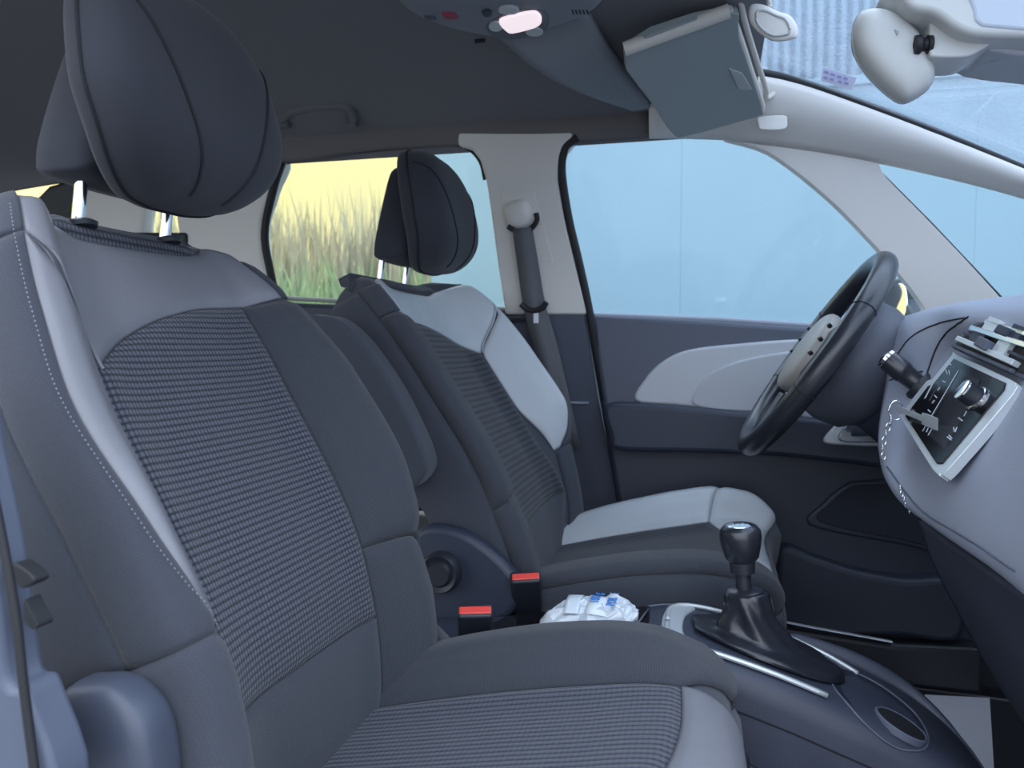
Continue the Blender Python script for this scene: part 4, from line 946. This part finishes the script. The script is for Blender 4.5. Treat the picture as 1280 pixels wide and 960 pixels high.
multibox('shift_pattern', [(ptop+np.array([dx, 0, 0]), (.0012, 0, 0), (0, .014, 0), (0, 0, .0008)) for dx in (-.007, 0, .007)]+[(ptop, (.0152, 0, 0), (0, .0012, 0), (0, 0, .0008))], BLK, gl)
# wrapper
wr = thing('plastic_wrapper', 'crumpled clear wrapper with blue print in the console tray', 'wrapper', top(-.16, 0))
wo_ = cr_pts([top(x, y, .016) for x, y in [(-.228, -.03), (-.212, .02), (-.18, .035), (-.13, .035), (-.098, .02), (-.085, -.02), (-.105, -.04), (-.18, -.045)]], 6, True)
WRM = mat('clear_wrap', (.62, .68, .74), .18, spec=.9, bump=.0)
wpil = pillow('bag', wo_, .026, .012, top(-.165, 0, .016), (0, 0, 1), WRM, wr, p=2.2, rings=16)
for vv in wpil.data.vertices:
    n_ = noise.noise(vv.co*55); n2 = noise.noise(vv.co*130); vv.co.z += n_*.010+n2*.005; vv.co.x += n2*.004
for p_ in wpil.data.polygons: p_.use_smooth = False
BI = mat('blue_ink', (.03, .20, .62), .4); PAPER = mat('print_band', (.80, .88, .92), .4)
def surf_band(name, x0, x1, m, dz): 
    rows = [[np.array([x, y_, cz(-.165)+.047+dz-.5*(x+.165)**2*10*.3-8*y_**2]) for x in np.linspace(x0, x1, 5)] for y_ in np.linspace(-.038, .034, 9)]
    return grid(name, rows, m, wr, .0006, off=1)
surf_band('print_band', -.158, -.112, PAPER, .001); surf_band('print_band', -.190, -.168, mat('pale_band', (.66, .74, .80), .3), 0)
def text(body, name, loc, rx, size, m, parent, ext=.0004):
    cu = bpy.data.curves.new(name, 'FONT'); cu.body = body; cu.size = size; cu.extrude = ext; cu.align_x = 'CENTER'; cu.align_y = 'CENTER'
    o = bpy.data.objects.new(name, cu); COL.objects.link(o); dg = bpy.context.evaluated_depsgraph_get(); dg.update()
    me = bpy.data.meshes.new_from_object(o.evaluated_get(dg)); bpy.data.objects.remove(o)
    o = bpy.data.objects.new(name, me); COL.objects.link(o); me.materials.append(m); o.parent = parent
    o.location = Vector(loc)-Vector(parent_world(parent)); o.rotation_euler = rx; return o
text('100 g', 'blue_writing', (-.1475, -.004, cz(-.165)+.0500), (0, 0, math.radians(90)), .020, BI, wr)
text('PORTE', 'blue_writing', (-.123, -.004, cz(-.165)+.0496), (0, 0, math.radians(90)), .019, BI, wr)

# ------------------------------------------------------------------ floor things
mt = thing('floor_mat', 'black floor mat with pale stitched edge in the driver footwell', 'floor mat', (.45, .38, .1))
mo_ = [(.22, .14), (.78, .14), (.82, .2), (.82, .58), (.76, .63), (.22, .63)]
mq = cr_pts([np.array([x, y, .103]) for x, y in mo_], 5, True)
prism('mat', mq, (0, 0, .008), CARPET, mt, .002)
tube('edging', [p+np.array([0, 0, .008]) for p in mq], .003, mat('edging', (.12, .12, .15), .8), mt, 6, closed=True)
pp = thing('paper_sheet', 'pale blank paper sheet lying in the front footwell', 'paper', PZ(1200, 910, .114))
prism('sheet', [PZ(x, y, .114) for x, y in [(1156, 869), (1237, 873), (1243, 970), (1243, 1000), (1190, 1000)]], (0, 0, .0012), mat('paper', (.60, .60, .66), .8, bump=.3, bscale=80), pp, 0)
# outside mirror on the driver's door
dm = dr
m0 = P(1124, 380, .90)
mo = cr_pts([P(x, y, .90) for x, y in [(1100, 365), (1108, 354), (1126, 348), (1142, 352), (1148, 375), (1146, 400), (1120, 406), (1104, 398)]], 5, True)
dm = pillow('mirror_housing', mo, .012, .06, m0, (-.6, -.8, 0), BLK, dr, p=3)
prism('mirror_arm', [np.array(q) for q in [(.44, .74, .88), (.52, .74, .88), (.50, .88, .92), (.45, .88, .92)]], (0, 0, .03), BLK, dr, .008)
gn = np.array([-.92, -.30, .17]); gn /= np.linalg.norm(gn); g0 = P(1124, 380, .86)
prism('mirror_glass', cr_pts([PP(x, y, g0, gn) for x, y in [(1107, 374), (1112, 360), (1124, 354), (1131, 360), (1133, 384), (1126, 401), (1112, 399)]], 6, True), -gn*.003, mat('mirror_face', (.95, .93, .88), .03, metal=1), dm, .001)
